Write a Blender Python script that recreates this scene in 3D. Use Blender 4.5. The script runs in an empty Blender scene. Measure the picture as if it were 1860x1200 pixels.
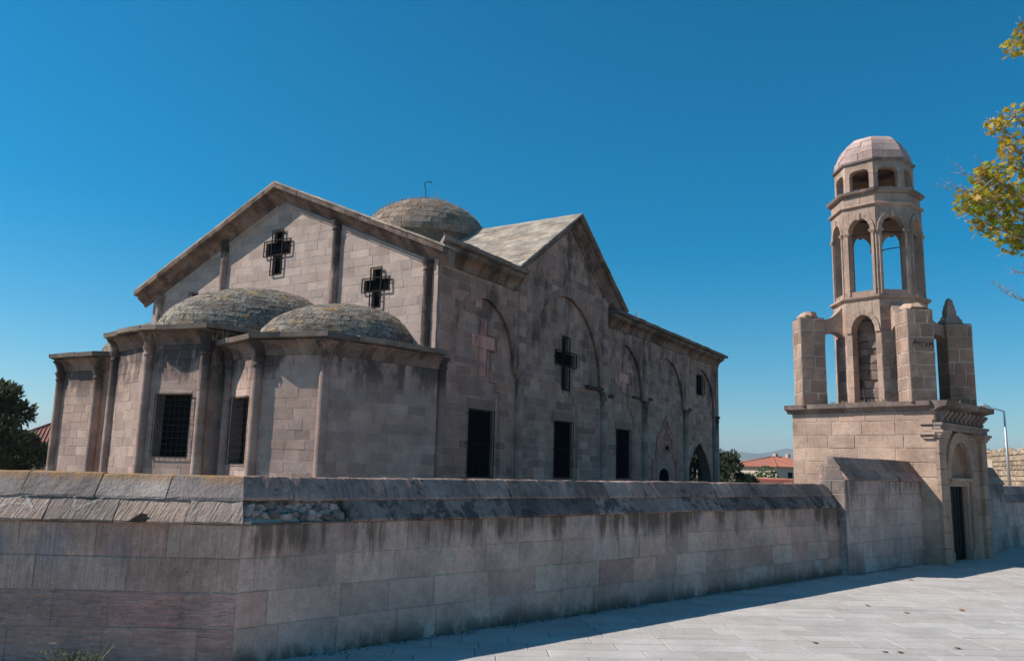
import bpy, math, random
from mathutils import Vector, Matrix

# ------------------------------------------------------------------ camera, sky, sun
scene = bpy.context.scene
COL = scene.collection
R = math.radians
FPX, PITCH, ROLL = 1477.5, R(9.57), R(1.506)
CAM = Vector((0, 0, 1.7))
SUN_AZ, SUN_EL = R(-89), R(42.5)

cp, sp, cr, sr = math.cos(PITCH), math.sin(PITCH), math.cos(ROLL), math.sin(ROLL)
FWD = Vector((0, cp, sp)); r0 = Vector((1, 0, 0)); u0 = Vector((0, -sp, cp))
RIGHT = cr * r0 + sr * u0
UPV = -sr * r0 + cr * u0
cam_data = bpy.data.cameras.new('camera')
cam_data.sensor_width = 36; cam_data.lens = FPX * 36 / 1860
cam_data.clip_start = 0.05; cam_data.clip_end = 30000
cam = bpy.data.objects.new('camera', cam_data); COL.objects.link(cam)
m = Matrix((RIGHT, UPV, -FWD)).transposed().to_4x4(); m.translation = CAM
cam.matrix_world = m
scene.camera = cam

world = bpy.data.worlds.new('World'); scene.world = world; world.use_nodes = True
wn = world.node_tree.nodes; wl = world.node_tree.links
sky = wn.new('ShaderNodeTexSky'); sky.sky_type = 'NISHITA'; sky.sun_disc = False
sky.sun_elevation = SUN_EL; sky.sun_rotation = SUN_AZ
sky.air_density = 1.0; sky.dust_density = 0.3; sky.ozone_density = 6.0; sky.altitude = 0
hsv = wn.new('ShaderNodeHueSaturation'); hsv.inputs['Saturation'].default_value = 1.42; hsv.inputs['Hue'].default_value = 0.482
wl.new(sky.outputs[0], hsv.inputs['Color'])
wl.new(hsv.outputs[0], wn['Background'].inputs['Color'])
wn['Background'].inputs['Strength'].default_value = 0.096

sun_dir = Vector((math.cos(SUN_EL) * math.sin(SUN_AZ), math.cos(SUN_EL) * math.cos(SUN_AZ), math.sin(SUN_EL)))
sd = bpy.data.lights.new('sun', 'SUN'); sd.energy = 5.0; sd.angle = R(0.5); sd.color = (1.0, 0.93, 0.84)
sun = bpy.data.objects.new('sun', sd); COL.objects.link(sun)
sun.rotation_euler = sun_dir.to_track_quat('Z', 'Y').to_euler(); sun.location = (-40, 10, 60)
scene.view_settings.view_transform = 'Standard'; scene.view_settings.look = 'None'
scene.view_settings.exposure = 0.24; scene.view_settings.gamma = 1.0
scene.view_settings.use_curve_mapping = False
scene.cycles.max_bounces = 6

# ------------------------------------------------------------------ helpers
Z = Vector((0, 0, 1))
def hd(az): return Vector((math.sin(az), math.cos(az), 0))
def project(p):
    d = Vector(p) - CAM; z = d.dot(FWD)
    if z < 0.1: return (-9e4, -9e4)
    return (930 + FPX * d.dot(RIGHT) / z, 600 - FPX * d.dot(UPV) / z)
def at_depth(px, py, y):
    d = FWD + RIGHT * ((px - 930) / FPX) - UPV * ((py - 600) / FPX)
    return CAM + d * (y / d.y)

class Fr:                                   # wall frame: a along the wall, z up, d outwards
    def __init__(s, o, ax, out):
        s.o = Vector(o); s.ax = Vector(ax); s.out = Vector(out)
        s.flip = s.ax.cross(Z).dot(s.out) < 0
    def P(s, a, z, d=0.0): return s.o + s.ax * a + s.out * d + Z * z

class MB:                                   # collects faces, becomes ONE mesh object
    def __init__(s): s.v = []; s.f = []; s.t = []; s.sm = []
    def add(s, vs, fs, tint=(1, 1, 1), smooth=False):
        b = len(s.v); s.v.extend(tuple(q) for q in vs)
        for f in fs: s.f.append(tuple(i + b for i in f)); s.t.append(tint); s.sm.append(smooth)
    def box(s, o, ax, ay, az, tint=(1, 1, 1)):       # corner + 3 edge vectors
        o, ax, ay, az = map(Vector, (o, ax, ay, az))
        vs = [o, o + ax, o + ax + ay, o + ay, o + az, o + ax + az, o + ax + ay + az, o + ay + az]
        fs = [(0, 3, 2, 1), (4, 5, 6, 7), (0, 1, 5, 4), (1, 2, 6, 5), (2, 3, 7, 6), (3, 0, 4, 7)]
        if ax.cross(ay).dot(az) < 0: fs = [f[::-1] for f in fs]
        s.add(vs, fs, tint)
    def bar(s, a, b, r, n=6, tint=(1, 1, 1), r2=None):
        a, b = Vector(a), Vector(b); d = (b - a)
        if d.length < 1e-6: return
        q = d.to_track_quat('Z', 'Y'); x = q @ Vector((1, 0, 0)); y = q @ Vector((0, 1, 0)); r2 = r if r2 is None else r2
        vs = []
        for c, rr in ((a, r), (b, r2)):
            for i in range(n):
                t = 2 * math.pi * i / n; vs.append(c + x * (rr * math.cos(t)) + y * (rr * math.sin(t)))
        fs = [(i, (i + 1) % n, n + (i + 1) % n, n + i) for i in range(n)] + [tuple(range(n))[::-1], tuple(range(n, 2 * n))]
        s.add(vs, fs, tint, n > 5)
    def lathe(s, c, prof, n=16, tint=(1, 1, 1)):     # prof: (r, z) from bottom to top
        c = Vector(c); vs = []; fs = []
        for r, z in prof:
            for i in range(n):
                t = 2 * math.pi * i / n; vs.append(c + Vector((r * math.cos(t), r * math.sin(t), z)))
        for k in range(len(prof) - 1):
            for i in range(n):
                j = (i + 1) % n; fs.append((k * n + i, k * n + j, (k + 1) * n + j, (k + 1) * n + i))
        s.add(vs, fs, tint, True)
        s.add([vs[i] for i in range(n)], [tuple(range(n))[::-1]], tint)
        s.add(vs[-n:], [tuple(range(n))], tint)
    def build(s, name, mat, parent=None, loc=None):
        o = Vector(loc) if loc is not None else (Vector(parent['o']) if parent is not None and 'o' in parent.keys() else Vector((0, 0, 0)))
        if parent is not None and loc is None:
            o = ORG[parent.name]
        me = bpy.data.meshes.new(name)
        me.from_pydata([(x - o.x, y - o.y, z - o.z) for x, y, z in s.v], [], s.f)
        ca = me.color_attributes.new('tint', 'FLOAT_COLOR', 'CORNER')
        buf = []
        for f, t in zip(s.f, s.t): buf.extend((t[0], t[1], t[2], 1.0) * len(f))
        ca.data.foreach_set('color', buf)
        me.polygons.foreach_set('use_smooth', s.sm)
        me.materials.append(mat)
        ob = bpy.data.objects.new(name, me); COL.objects.link(ob)
        if parent is not None:
            ob.parent = parent; ORG[ob.name] = o
        else:
            ob.location = o; ORG[ob.name] = o
        return ob
ORG = {}
def thing(name, loc, label, cat, group=None):
    o = bpy.data.objects.new(name, None); COL.objects.link(o); o.location = loc; o.empty_display_size = 0.3
    o['label'] = label; o['category'] = cat
    if group: o['group'] = group
    ORG[o.name] = Vector(loc); return o
def tag(o, label, cat, group=None, kind=None):
    if label: o['label'] = label
    if cat: o['category'] = cat
    if group: o['group'] = group
    if kind: o['kind'] = kind
    return o

# ------------------------------------------------------------------ polygon tools (2D, convex)
def inset(poly, g):
    n = len(poly); out = []
    for i in range(n):
        p0, p1, p2 = poly[i - 1], poly[i], poly[(i + 1) % n]
        d1 = (p1[0] - p0[0], p1[1] - p0[1]); d2 = (p2[0] - p1[0], p2[1] - p1[1])
        l1 = math.hypot(*d1) or 1e-9; l2 = math.hypot(*d2) or 1e-9
        n1 = (-d1[1] / l1, d1[0] / l1); n2 = (-d2[1] / l2, d2[0] / l2)
        k = 1 + n1[0] * n2[0] + n1[1] * n2[1]
        k = max(k, 0.35)
        out.append((p1[0] + (n1[0] + n2[0]) / k * g, p1[1] + (n1[1] + n2[1]) / k * g))
    return out
def area(p): return 0.5 * sum(p[i - 1][0] * p[i][1] - p[i][0] * p[i - 1][1] for i in range(len(p)))
def clip(poly, A, B):                        # keep what lies left of A->B
    def sd_(p): return (B[0] - A[0]) * (p[1] - A[1]) - (B[1] - A[1]) * (p[0] - A[0])
    out = []
    for i in range(len(poly)):
        p, q = poly[i - 1], poly[i]; a, b = sd_(p), sd_(q)
        if (a >= 0) != (b >= 0):
            t = a / (a - b); out.append((p[0] + (q[0] - p[0]) * t, p[1] + (q[1] - p[1]) * t))
        if b >= 0: out.append(q)
    # drop doubled points
    res = []
    for p in out:
        if not res or math.hypot(p[0] - res[-1][0], p[1] - res[-1][1]) > 1e-4: res.append(p)
    if len(res) > 1 and math.hypot(res[0][0] - res[-1][0], res[0][1] - res[-1][1]) < 1e-4: res.pop()
    return res
def sub_rect(rects, h):
    out = []
    for (a0, a1, z0, z1) in rects:
        b0, b1, y0, y1 = h
        if b1 <= a0 or b0 >= a1 or y1 <= z0 or y0 >= z1: out.append((a0, a1, z0, z1)); continue
        if a0 < b0: out.append((a0, b0, z0, z1))
        if b1 < a1: out.append((b1, a1, z0, z1))
        c0, c1 = max(a0, b0), min(a1, b1)
        if z0 < y0: out.append((c0, c1, z0, y0))
        if y1 < z1: out.append((c0, c1, y1, z1))
    return [r for r in out if r[1] - r[0] > 0.02 and r[3] - r[2] > 0.02]
class Arch:
    def __init__(s, c, hw, zs, rise, p=2.0, q=2.0): s.c, s.hw, s.zs, s.rise, s.p, s.q = c, hw, zs, rise, p, q
    def half(s, z):
        t = (z - s.zs) / s.rise
        if t <= 0: return s.hw
        if t >= 1: return 0.0
        return s.hw * (1 - t ** s.p) ** (1 / s.q)
    def top(s, a):
        x = min(abs(a - s.c) / s.hw, 1.0)
        return s.zs + s.rise * (1 - x ** s.q) ** (1 / s.p)
    def split(s, poly):
        """poly (rect, on one side of the centre) -> (inside, outside) convex pieces"""
        xs = [p[0] for p in poly]; zs = [p[1] for p in poly]
        a0, a1, z0, z1 = min(xs), max(xs), min(zs), max(zs)
        right = (a0 + a1) / 2 > s.c
        mx = [(s.half(z)) for z in (z0, z1)]
        far = max(abs(a0 - s.c), abs(a1 - s.c)); near = min(abs(a0 - s.c), abs(a1 - s.c))
        if near >= mx[0] - 1e-6 or z0 >= s.zs + s.rise: return None, poly
        if far <= mx[1] + 1e-6: return poly, None
        # chord through the curve inside the block
        za = max(z0, s.top(s.c + far) if far < s.hw else z0); zb = min(z1, s.top(s.c + near))
        if zb - za < 1e-4: zb = za + 1e-4
        ha, hb = s.half(za), s.half(zb)
        if right: A, B = (s.c + ha, za), (s.c + hb, zb)
        else: A, B = (s.c - hb, zb), (s.c - ha, za)
        ins = clip(poly, A, B); outs = clip(poly, B, A)
        return ins, outs
    def pts(s, n=24):
        out = []
        for i in range(n + 1):
            t = math.pi * i / n
            x = math.cos(t)
            out.append((s.c + s.hw * x, s.top(s.c + s.hw * x)))
        return out
def courses(z0, z1, h, rng, j=0.14):
    out = [z0]
    while out[-1] < z1 - h * 0.6: out.append(out[-1] + h * rng.uniform(1 - j, 1 + j))
    out[-1] = z1 if z1 - out[-1] < h * 0.6 else out[-1]
    if out[-1] < z1: out.append(z1)
    return out
def row_split(a0, a1, lmin, lmax, rng):
    out = [a0]; first = True
    while True:
        l = rng.uniform(lmin, lmax) * (rng.uniform(0.4, 1) if first else 1); first = False
        if a1 - (out[-1] + l) < lmin * 0.55: break
        out.append(out[-1] + l)
    out.append(a1); return out

PAL = [(1.0, 1.0, 1.0), (0.92, 0.88, 0.9), (0.72, 0.68, 0.70), (0.84, 0.79, 0.80), (1.08, 1.02, 0.98), (0.62, 0.57, 0.58),
       (1.05, 0.94, 0.92), (0.88, 0.90, 0.95), (1.22, 1.20, 1.18), (0.96, 0.86, 0.80), (0.78, 0.74, 0.74), (1.02, 0.97, 0.93)]
def rtint(rng, k=0.85, mul=(1, 1, 1)):
    p = rng.choice(PAL); e = rng.uniform(0.94, 1.06)
    return tuple((1 + (c - 1) * k) * e * q for c, q in zip(p, mul))

def block_geo(poly, fr, d1, d0, gap=0.007, ch=0.008, rng=None, rough=0.004):
    p1 = inset(poly, gap)
    if area(p1) < 0.0006: return None
    p2 = inset(p1, ch)
    if area(p2) < 0.0004: p2 = [((x + sum(q[0] for q in p1) / len(p1) * 0.2) / 1.2, (y + sum(q[1] for q in p1) / len(p1) * 0.2) / 1.2) for x, y in p1]
    n = len(p1); jt = (lambda: rng.uniform(-rough, rough)) if rng else (lambda: 0)
    vs = [fr.P(a + jt(), z + jt(), d1 + jt()) for a, z in p2] + [fr.P(a + jt(), z + jt(), d1 - ch) for a, z in p1] + [fr.P(a, z, d0) for a, z in p1]
    fs = [tuple(range(n))]
    for i in range(n):
        j = (i + 1) % n
        fs.append((i, n + i, n + j, j)); fs.append((n + i, 2 * n + i, 2 * n + j, n + j))
    if fr.flip: fs = [f[::-1] for f in fs]
    return vs, fs

class Masonry:
    """gathers the cells of one wall: mortar faces go to one mesh, stones become pieces"""
    def __init__(s, rng, gap=0.008, ch=0.008, proud=0.012, rough=0.003):
        s.rng = rng; s.core = MB(); s.stones = []; s.gap = gap; s.ch = ch; s.proud = proud; s.rough = rough
    def cell(s, poly, fr, d, tint=None, backing=0.06):
        if poly is None or len(poly) < 3 or area(poly) < 0.002: return
        vs = [fr.P(a, z, d) for a, z in poly]
        f = tuple(range(len(poly))); s.core.add(vs, [f[::-1] if fr.flip else f], (1, 1, 1))
        g = block_geo(poly, fr, d + s.proud + s.rng.uniform(-0.004, 0.004), d - 0.01, s.gap, s.ch, s.rng, s.rough)
        if g:
            pp = [project(v) for v in g[0][:len(poly)]]
            A = abs(area(pp)); cx = sum(p[0] for p in pp) / len(pp); cy = sum(p[1] for p in pp) / len(pp)
            vis = -30 < cx < 1890 and -30 < cy < 1230
            nrm = fr.out.dot((CAM - fr.P(*poly[0], d)))
            s.stones.append((A if (vis and nrm > 0) else -1, g, tint or rtint(s.rng)))
    def wall(s, fr, a0, a1, rows, d, lmin, lmax, holes=(), arch=None, darch=None, cuts=(), zmin=-9, zmax=99, tint=None, split_at=()):
        rng = s.rng
        for k in range(len(rows) - 1):
            z0, z1 = max(rows[k], zmin), min(rows[k + 1], zmax)
            if z1 - z0 < 0.03: continue
            xs = row_split(a0, a1, lmin, lmax, rng)
            xs = sorted(xs + [q for q in split_at if a0 < q < a1])
            for i in range(len(xs) - 1):
                rects = [(xs[i], xs[i + 1], z0, z1)]
                for h in holes: rects = sub_rect(rects, h)
                for r in rects:
                    poly = [(r[0], r[2]), (r[1], r[2]), (r[1], r[3]), (r[0], r[3])]
                    for A, B in cuts:
                        poly = clip(poly, A, B)
                        if len(poly) < 3: break
                    if len(poly) < 3: continue
                    tt = rtint(rng) if tint is None else tint(rng, r)
                    if arch:
                        ins, outs = arch.split(poly)
                        if ins and len(ins) > 2 and darch is not None: s.cell(ins, fr, darch, tt)
                        if outs and len(outs) > 2: s.cell(outs, fr, d, tt)
                    else: s.cell(poly, fr, d, tt)
def emit(parent, stones, mat, name, limit, stuff_name):
    """the biggest stones in view are objects, the rest one joined mesh"""
    stones = sorted(stones, key=lambda q: -q[0])
    rest = MB()
    for k, (A, (vs, fs), t) in enumerate(stones):
        if k < limit and A > 0:
            mb = MB(); mb.add(vs, fs, t); mb.build(name, mat, parent)
        else: rest.add(vs, fs, t)
    if rest.v:
        o = rest.build(stuff_name, mat, parent); o['kind'] = 'stuff'

def sweep(mb, path, prof, outs, tint=(1, 1, 1)):
    """loft the profile (out, z) between two stations: path = [(point, out_vec), ...]"""
    n = len(prof); vs = []; fs = []
    for p, o in path:
        for (x, z) in prof: vs.append(Vector(p) + Vector(o) * x + Z * z)
    m_ = len(path)
    for k in range(m_ - 1):
        for i in range(n):
            j = (i + 1) % n; fs.append((k * n + i, k * n + j, (k + 1) * n + j, (k + 1) * n + i))
    fs.append(tuple(range(n))); fs.append(tuple(range((m_ - 1) * n, m_ * n))[::-1])
    if not outs: fs = [f[::-1] for f in fs]
    mb.add(vs, fs, tint)

# ------------------------------------------------------------------ materials
def nm(name):
    mt = bpy.data.materials.new(name); mt.use_nodes = True
    nt = mt.node_tree; return mt, nt.nodes, nt.links, nt.nodes['Principled BSDF']
def N(nodes, typ, **kw):
    n = nodes.new(typ)
    for k, v in kw.items():
        if k.startswith('i_'):
            key = k[2:]; n.inputs[int(key) if key.isdigit() else key.replace('_', ' ')].default_value = v
        else: setattr(n, k, v)
    return n
def math_(nodes, links, op, a, b=None, c=None, clamp=False):
    n = nodes.new('ShaderNodeMath'); n.operation = op; n.use_clamp = clamp
    for i, q in enumerate((a, b, c)):
        if q is None: continue
        if isinstance(q, (int, float)): n.inputs[i].default_value = q
        else: links.new(q, n.inputs[i])
    return n.outputs[0]
def mapr(nodes, links, v, a, b, c=0.0, d=1.0, smooth=True):
    n = nodes.new('ShaderNodeMapRange'); n.interpolation_type = 'SMOOTHSTEP' if smooth else 'LINEAR'
    links.new(v, n.inputs[0])
    for i, q in enumerate((a, b, c, d)): n.inputs[i + 1].default_value = q
    return n.outputs[0]
def mixc(nodes, links, f, a, b, mode='MIX'):
    n = nodes.new('ShaderNodeMix'); n.data_type = 'RGBA'; n.blend_type = mode
    if isinstance(f, (int, float)): n.inputs[0].default_value = f
    else: links.new(f, n.inputs[0])
    for i, q in ((6, a), (7, b)):
        if isinstance(q, tuple): n.inputs[i].default_value = (*q, 1) if len(q) == 3 else q
        else: links.new(q, n.inputs[i])
    return n.outputs[2]
def stone(name, base, rough=0.92, var=0.35, pores=0.0, grime=None, streak=None, lichen=None, chisel=None, pale=None, bump=0.5, bscale=28.0, orange=None, patch=None):
    mt, nd, lk, bs = nm(name)
    att = N(nd, 'ShaderNodeAttribute', attribute_name='tint')
    geo = N(nd, 'ShaderNodeNewGeometry'); pos = geo.outputs['Position']
    sep = N(nd, 'ShaderNodeSeparateXYZ'); lk.new(pos, sep.inputs[0])
    def noise(scale, detail=4, rgh=0.6, vec=None, w=None):
        n = N(nd, 'ShaderNodeTexNoise', i_Scale=scale, i_Detail=detail, i_Roughness=rgh); lk.new(vec or pos, n.inputs['Vector']); return n.outputs['Fac']
    def scaled(sx, sy, sz, rotz=0.0):
        mp = N(nd, 'ShaderNodeMapping'); mp.inputs['Scale'].default_value = (sx, sy, sz)
        vr = N(nd, 'ShaderNodeVectorRotate', rotation_type='Z_AXIS'); vr.inputs['Angle'].default_value = rotz
        lk.new(pos, vr.inputs['Vector']); lk.new(vr.outputs[0], mp.inputs[0]); return mp.outputs[0]
    col = mixc(nd, lk, 1.0, att.outputs['Color'], base, 'MULTIPLY')
    n1 = noise(1.7, 5); n2 = noise(14, 5, 0.7)
    v1 = mapr(nd, lk, n1, 0.25, 0.75, 1 - var, 1 + var * 0.7, False)
    v2 = mapr(nd, lk, n2, 0.25, 0.75, 1 - var * 0.6, 1 + var * 0.45, False)
    v3 = mapr(nd, lk, noise(75, 3, 0.75), 0.3, 0.7, 0.78, 1.2, False)
    vv = math_(nd, lk, 'MULTIPLY', math_(nd, lk, 'MULTIPLY', v1, v2), v3)
    cmb = N(nd, 'ShaderNodeCombineColor')
    for i in range(3): lk.new(vv, cmb.inputs[i])
    col = mixc(nd, lk, 1.0, col, cmb.outputs[0], 'MULTIPLY')
    if pale:                                          # lime wash-out, mortar smears
        k = mapr(nd, lk, noise(pale[0], 6, 0.65), pale[1], pale[1] + 0.10)
        col = mixc(nd, lk, math_(nd, lk, 'MULTIPLY', k, pale[2]), col, pale[3])
    if grime:                                         # soot and black crust: (z0, z1, noise scale, threshold, strength)
        for gr_ in grime:
            z0, z1, sc, th, st = gr_[:5]; gc_ = gr_[5] if len(gr_) > 5 else (0.028, 0.024, 0.024)
            zz = mapr(nd, lk, sep.outputs[2], z0, z1)
            gv_ = scaled(1.0, 1.0, 0.38); kn = math_(nd, lk, 'ADD', noise(sc, 6, 0.72, gv_), math_(nd, lk, 'MULTIPLY', math_(nd, lk, 'SUBTRACT', zz, 0.5), 0.12))
            k = mapr(nd, lk, kn, th, th + 0.13)
            col = mixc(nd, lk, math_(nd, lk, 'MULTIPLY', math_(nd, lk, 'MULTIPLY', zz, k), st), col, gc_)
    if streak:                                        # (angle, z0, z1, strength, colour) run-off below a ledge
        (ang, z0, z1, st, sc) = streak
        vec = scaled(3.4, 1.0, 0.42, ang)
        zz = mapr(nd, lk, sep.outputs[2], z0, z1)
        k1 = noise(1.6, 5, 0.75, vec)
        tot = math_(nd, lk, 'ADD', k1, math_(nd, lk, 'MULTIPLY', zz, 0.22)); tot = math_(nd, lk, 'ADD', tot, math_(nd, lk, 'MULTIPLY_ADD', noise(0.9, 3), 0.9, -0.45))
        k = mapr(nd, lk, tot, 0.55, 0.85)
        k = math_(nd, lk, 'MULTIPLY', k, mapr(nd, lk, sep.outputs[2], z0 - 0.35, z0 + 0.2))
        col = mixc(nd, lk, math_(nd, lk, 'MULTIPLY', k, st), col, sc)
    if patch:                                         # (centre, radius, colour, strength): a smear of old paint
        for (c, rad, pc, st) in patch:
            vd = N(nd, 'ShaderNodeVectorMath', operation='DISTANCE'); lk.new(pos, vd.inputs[0]); vd.inputs[1].default_value = c
            k = mapr(nd, lk, math_(nd, lk, 'ADD', vd.outputs['Value'], math_(nd, lk, 'MULTIPLY', noise(7, 5, 0.7), rad * 1.2)), rad * 1.5, rad * 0.8)
            col = mixc(nd, lk, math_(nd, lk, 'MULTIPLY', k, st), col, pc)
    if lichen:                                        # (scale, threshold, colour, strength)
        for (sc, th, lc, st) in lichen:
            k = mapr(nd, lk, noise(sc, 7, 0.72), th, th + 0.07)
            col = mixc(nd, lk, math_(nd, lk, 'MULTIPLY', k, st), col, lc)
    if pores:
        vo = N(nd, 'ShaderNodeTexVoronoi', i_Scale=9.0); lk.new(pos, vo.inputs['Vector'])
        k = mapr(nd, lk, vo.outputs['Distance'], 0.10, 0.06)
        k = math_(nd, lk, 'MULTIPLY', k, mapr(nd, lk, noise(3.0), 0.5, 0.6))
        col = mixc(nd, lk, math_(nd, lk, 'MULTIPLY', k, pores), col, (0.03, 0.025, 0.025))
    lk.new(col, bs.inputs['Base Color']); bs.inputs['Roughness'].default_value = rough
    bs.inputs['Specular IOR Level'].default_value = 0.2
    h = math_(nd, lk, 'MULTIPLY', noise(bscale, 6, 0.7), 1.0)
    h = math_(nd, lk, 'ADD', h, math_(nd, lk, 'MULTIPLY', noise(bscale * 0.25, 4), 1.4))
    if chisel:                                        # tooling marks: (angle, sx, sz, amount)
        vec = scaled(chisel[1], 1.0, chisel[2], chisel[0])
        h = math_(nd, lk, 'ADD', h, math_(nd, lk, 'MULTIPLY', noise(3.0, 3, 0.6, vec), chisel[3]))
    if chisel:  # shading of the tool grooves painted into the base colour
        kk = mapr(nd, lk, noise(3.0, 3, 0.6, vec), 0.3, 0.7, 0.80, 1.16, False); cm = N(nd, 'ShaderNodeCombineColor')
        for i in range(3): lk.new(kk, cm.inputs[i])
        lk.new(mixc(nd, lk, 1.0, col, cm.outputs[0], 'MULTIPLY'), bs.inputs['Base Color'])
    bp = N(nd, 'ShaderNodeBump'); bp.inputs['Strength'].default_value = bump; bp.inputs['Distance'].default_value = 0.012
    lk.new(h, bp.inputs['Height']); lk.new(bp.outputs[0], bs.inputs['Normal'])
    return mt
def plain(name, colr, rough=0.6, metal=0.0, var=0.15, scale=12.0, trans=False):
    mt, nd, lk, bs = nm(name)
    att = N(nd, 'ShaderNodeAttribute', attribute_name='tint')
    geo = N(nd, 'ShaderNodeNewGeometry')
    n = N(nd, 'ShaderNodeTexNoise', i_Scale=scale, i_Detail=5.0); lk.new(geo.outputs['Position'], n.inputs['Vector'])
    v = mapr(nd, lk, n.outputs['Fac'], 0.25, 0.75, 1 - var, 1 + var, False)
    cmb = N(nd, 'ShaderNodeCombineColor')
    for i in range(3): lk.new(v, cmb.inputs[i])
    c = mixc(nd, lk, 1.0, att.outputs['Color'], colr, 'MULTIPLY')
    c = mixc(nd, lk, 1.0, c, cmb.outputs[0], 'MULTIPLY')
    lk.new(c, bs.inputs['Base Color']); bs.inputs['Roughness'].default_value = rough; bs.inputs['Metallic'].default_value = metal
    if trans:
        tr = N(nd, 'ShaderNodeBsdfTranslucent'); lk.new(c, tr.inputs['Color'])
        mx = N(nd, 'ShaderNodeMixShader'); mx.inputs[0].default_value = 0.4
        lk.new(bs.outputs[0], mx.inputs[1]); lk.new(tr.outputs[0], mx.inputs[2]); lk.new(mx.outputs[0], nd['Material Output'].inputs['Surface'])
    return mt

AZW, AZL, AZC = R(46.98), R(87.13), R(31.66)
WV, NW = hd(AZW), hd(AZW + math.pi / 2)
LV, NL = hd(AZL), hd(AZL + math.pi / 2)
U, V = hd(AZC), hd(AZC - math.pi / 2)
K0 = Vector((-2.333, 7.367, 0))
O0 = Vector((-2.23, 24.0, 0))
GZ = -0.04
ANGW = -(math.pi / 2 - AZW)          # turns the wall direction onto x
ANGL = -(math.pi / 2 - AZL)

M = {}
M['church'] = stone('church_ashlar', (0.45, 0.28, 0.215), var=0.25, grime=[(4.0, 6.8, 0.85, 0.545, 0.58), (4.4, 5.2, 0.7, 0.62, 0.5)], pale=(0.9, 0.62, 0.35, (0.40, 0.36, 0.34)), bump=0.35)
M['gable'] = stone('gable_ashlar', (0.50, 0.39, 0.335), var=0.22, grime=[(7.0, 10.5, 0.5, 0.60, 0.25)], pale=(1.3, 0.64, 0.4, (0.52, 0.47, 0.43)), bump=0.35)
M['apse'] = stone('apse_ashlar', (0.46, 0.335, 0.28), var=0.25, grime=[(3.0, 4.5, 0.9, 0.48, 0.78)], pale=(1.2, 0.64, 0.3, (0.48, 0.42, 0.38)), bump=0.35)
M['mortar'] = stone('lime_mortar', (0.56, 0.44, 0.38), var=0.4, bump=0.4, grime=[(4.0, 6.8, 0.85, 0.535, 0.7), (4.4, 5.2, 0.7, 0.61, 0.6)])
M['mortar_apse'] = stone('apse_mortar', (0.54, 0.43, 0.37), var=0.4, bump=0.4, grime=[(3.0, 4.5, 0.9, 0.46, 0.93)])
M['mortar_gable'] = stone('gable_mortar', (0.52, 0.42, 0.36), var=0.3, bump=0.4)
M['slab'] = stone('cornice_slab_stone', (0.24, 0.20, 0.17), var=0.4, lichen=[(2.6, 0.58, (0.34, 0.20, 0.07), 0.6), (5, 0.6, (0.06, 0.055, 0.05), 0.6)], bump=0.7)
M['cornice'] = stone('cornice_stone', (0.30, 0.215, 0.175), var=0.4, grime=[(0, 1, 1.2, 0.52, 0.6)], lichen=[(3.0, 0.60, (0.36, 0.20, 0.06), 0.5)], bump=0.6)
M['dome'] = stone('dome_stone', (0.31, 0.265, 0.215), var=0.5, lichen=[(9.0, 0.50, (0.055, 0.055, 0.05), 0.8), (1.6, 0.57, (0.36, 0.20, 0.055), 0.7), (14.0, 0.55, (0.46, 0.44, 0.38), 0.7), (2.2, 0.55, (0.10, 0.095, 0.085), 0.6)], bump=1.0)
M['dome_b'] = stone('brown_dome_stone', (0.34, 0.265, 0.205), var=0.5, lichen=[(7.0, 0.53, (0.07, 0.06, 0.05), 0.75), (1.8, 0.53, (0.27, 0.16, 0.075), 0.6), (12.0, 0.56, (0.44, 0.39, 0.32), 0.6)], bump=1.0)
M['roof'] = stone('roof_slab_stone', (0.43, 0.37, 0.30), var=0.45, lichen=[(3.0, 0.62, (0.32, 0.24, 0.09), 0.6), (6.0, 0.64, (0.09, 0.08, 0.07), 0.6)], bump=0.7)
M['column'] = stone('column_stone', (0.41, 0.29, 0.24), grime=[(2.8, 4.6, 0.9, 0.47, 0.85)], bump=0.4)
M['pink'] = stone('pink_carved_stone', (0.66, 0.31, 0.24), grime=[(4.0, 6.5, 1.1, 0.55, 0.6)], bump=0.3)
M['tower'] = stone('tower_stone', (0.44, 0.32, 0.252), grime=[(4.5, 8.0, 0.8, 0.62, 0.35)], pale=(1.6, 0.63, 0.5, (0.6, 0.55, 0.5)), pores=0.8, bump=0.4)
M['tower_mortar'] = stone('tower_mortar', (0.54, 0.46, 0.40), var=0.3, bump=0.4)
M['tower_dark'] = stone('weathered_tower_trim', (0.30, 0.235, 0.205), grime=[(2.5, 3.4, 1.0, 0.5, 0.5)], bump=0.5)
M['dome_t'] = stone('tower_dome_stone', (0.50, 0.37, 0.33), var=0.35, bump=0.7, lichen=[(5, 0.62, (0.2, 0.15, 0.12), 0.5)])
M['rubble'] = stone('dark_rubble', (0.27, 0.20, 0.165), var=0.5, bump=1.0)
M['wall_r'] = stone('street_wall_ashlar', (0.55, 0.39, 0.32), streak=(ANGW, 0.70, 1.12, 0.85, (0.085, 0.062, 0.047)), pale=(1.4, 0.585, 0.55, (0.50, 0.48, 0.48)), grime=[(0.22, -0.04, 1.6, 0.42, 0.75, (0.07, 0.055, 0.045))], pores=0.5, bump=0.5)
M['wall_r2'] = stone('raised_wall_ashlar', (0.50, 0.38, 0.335), streak=(ANGW, 1.05, 1.6, 0.75, (0.07, 0.06, 0.052)), pale=(1.1, 0.52, 0.55, (0.52, 0.50, 0.50)), grime=[(0.7, 0.1, 0.9, 0.5, 0.45)], bump=0.4)
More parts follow.
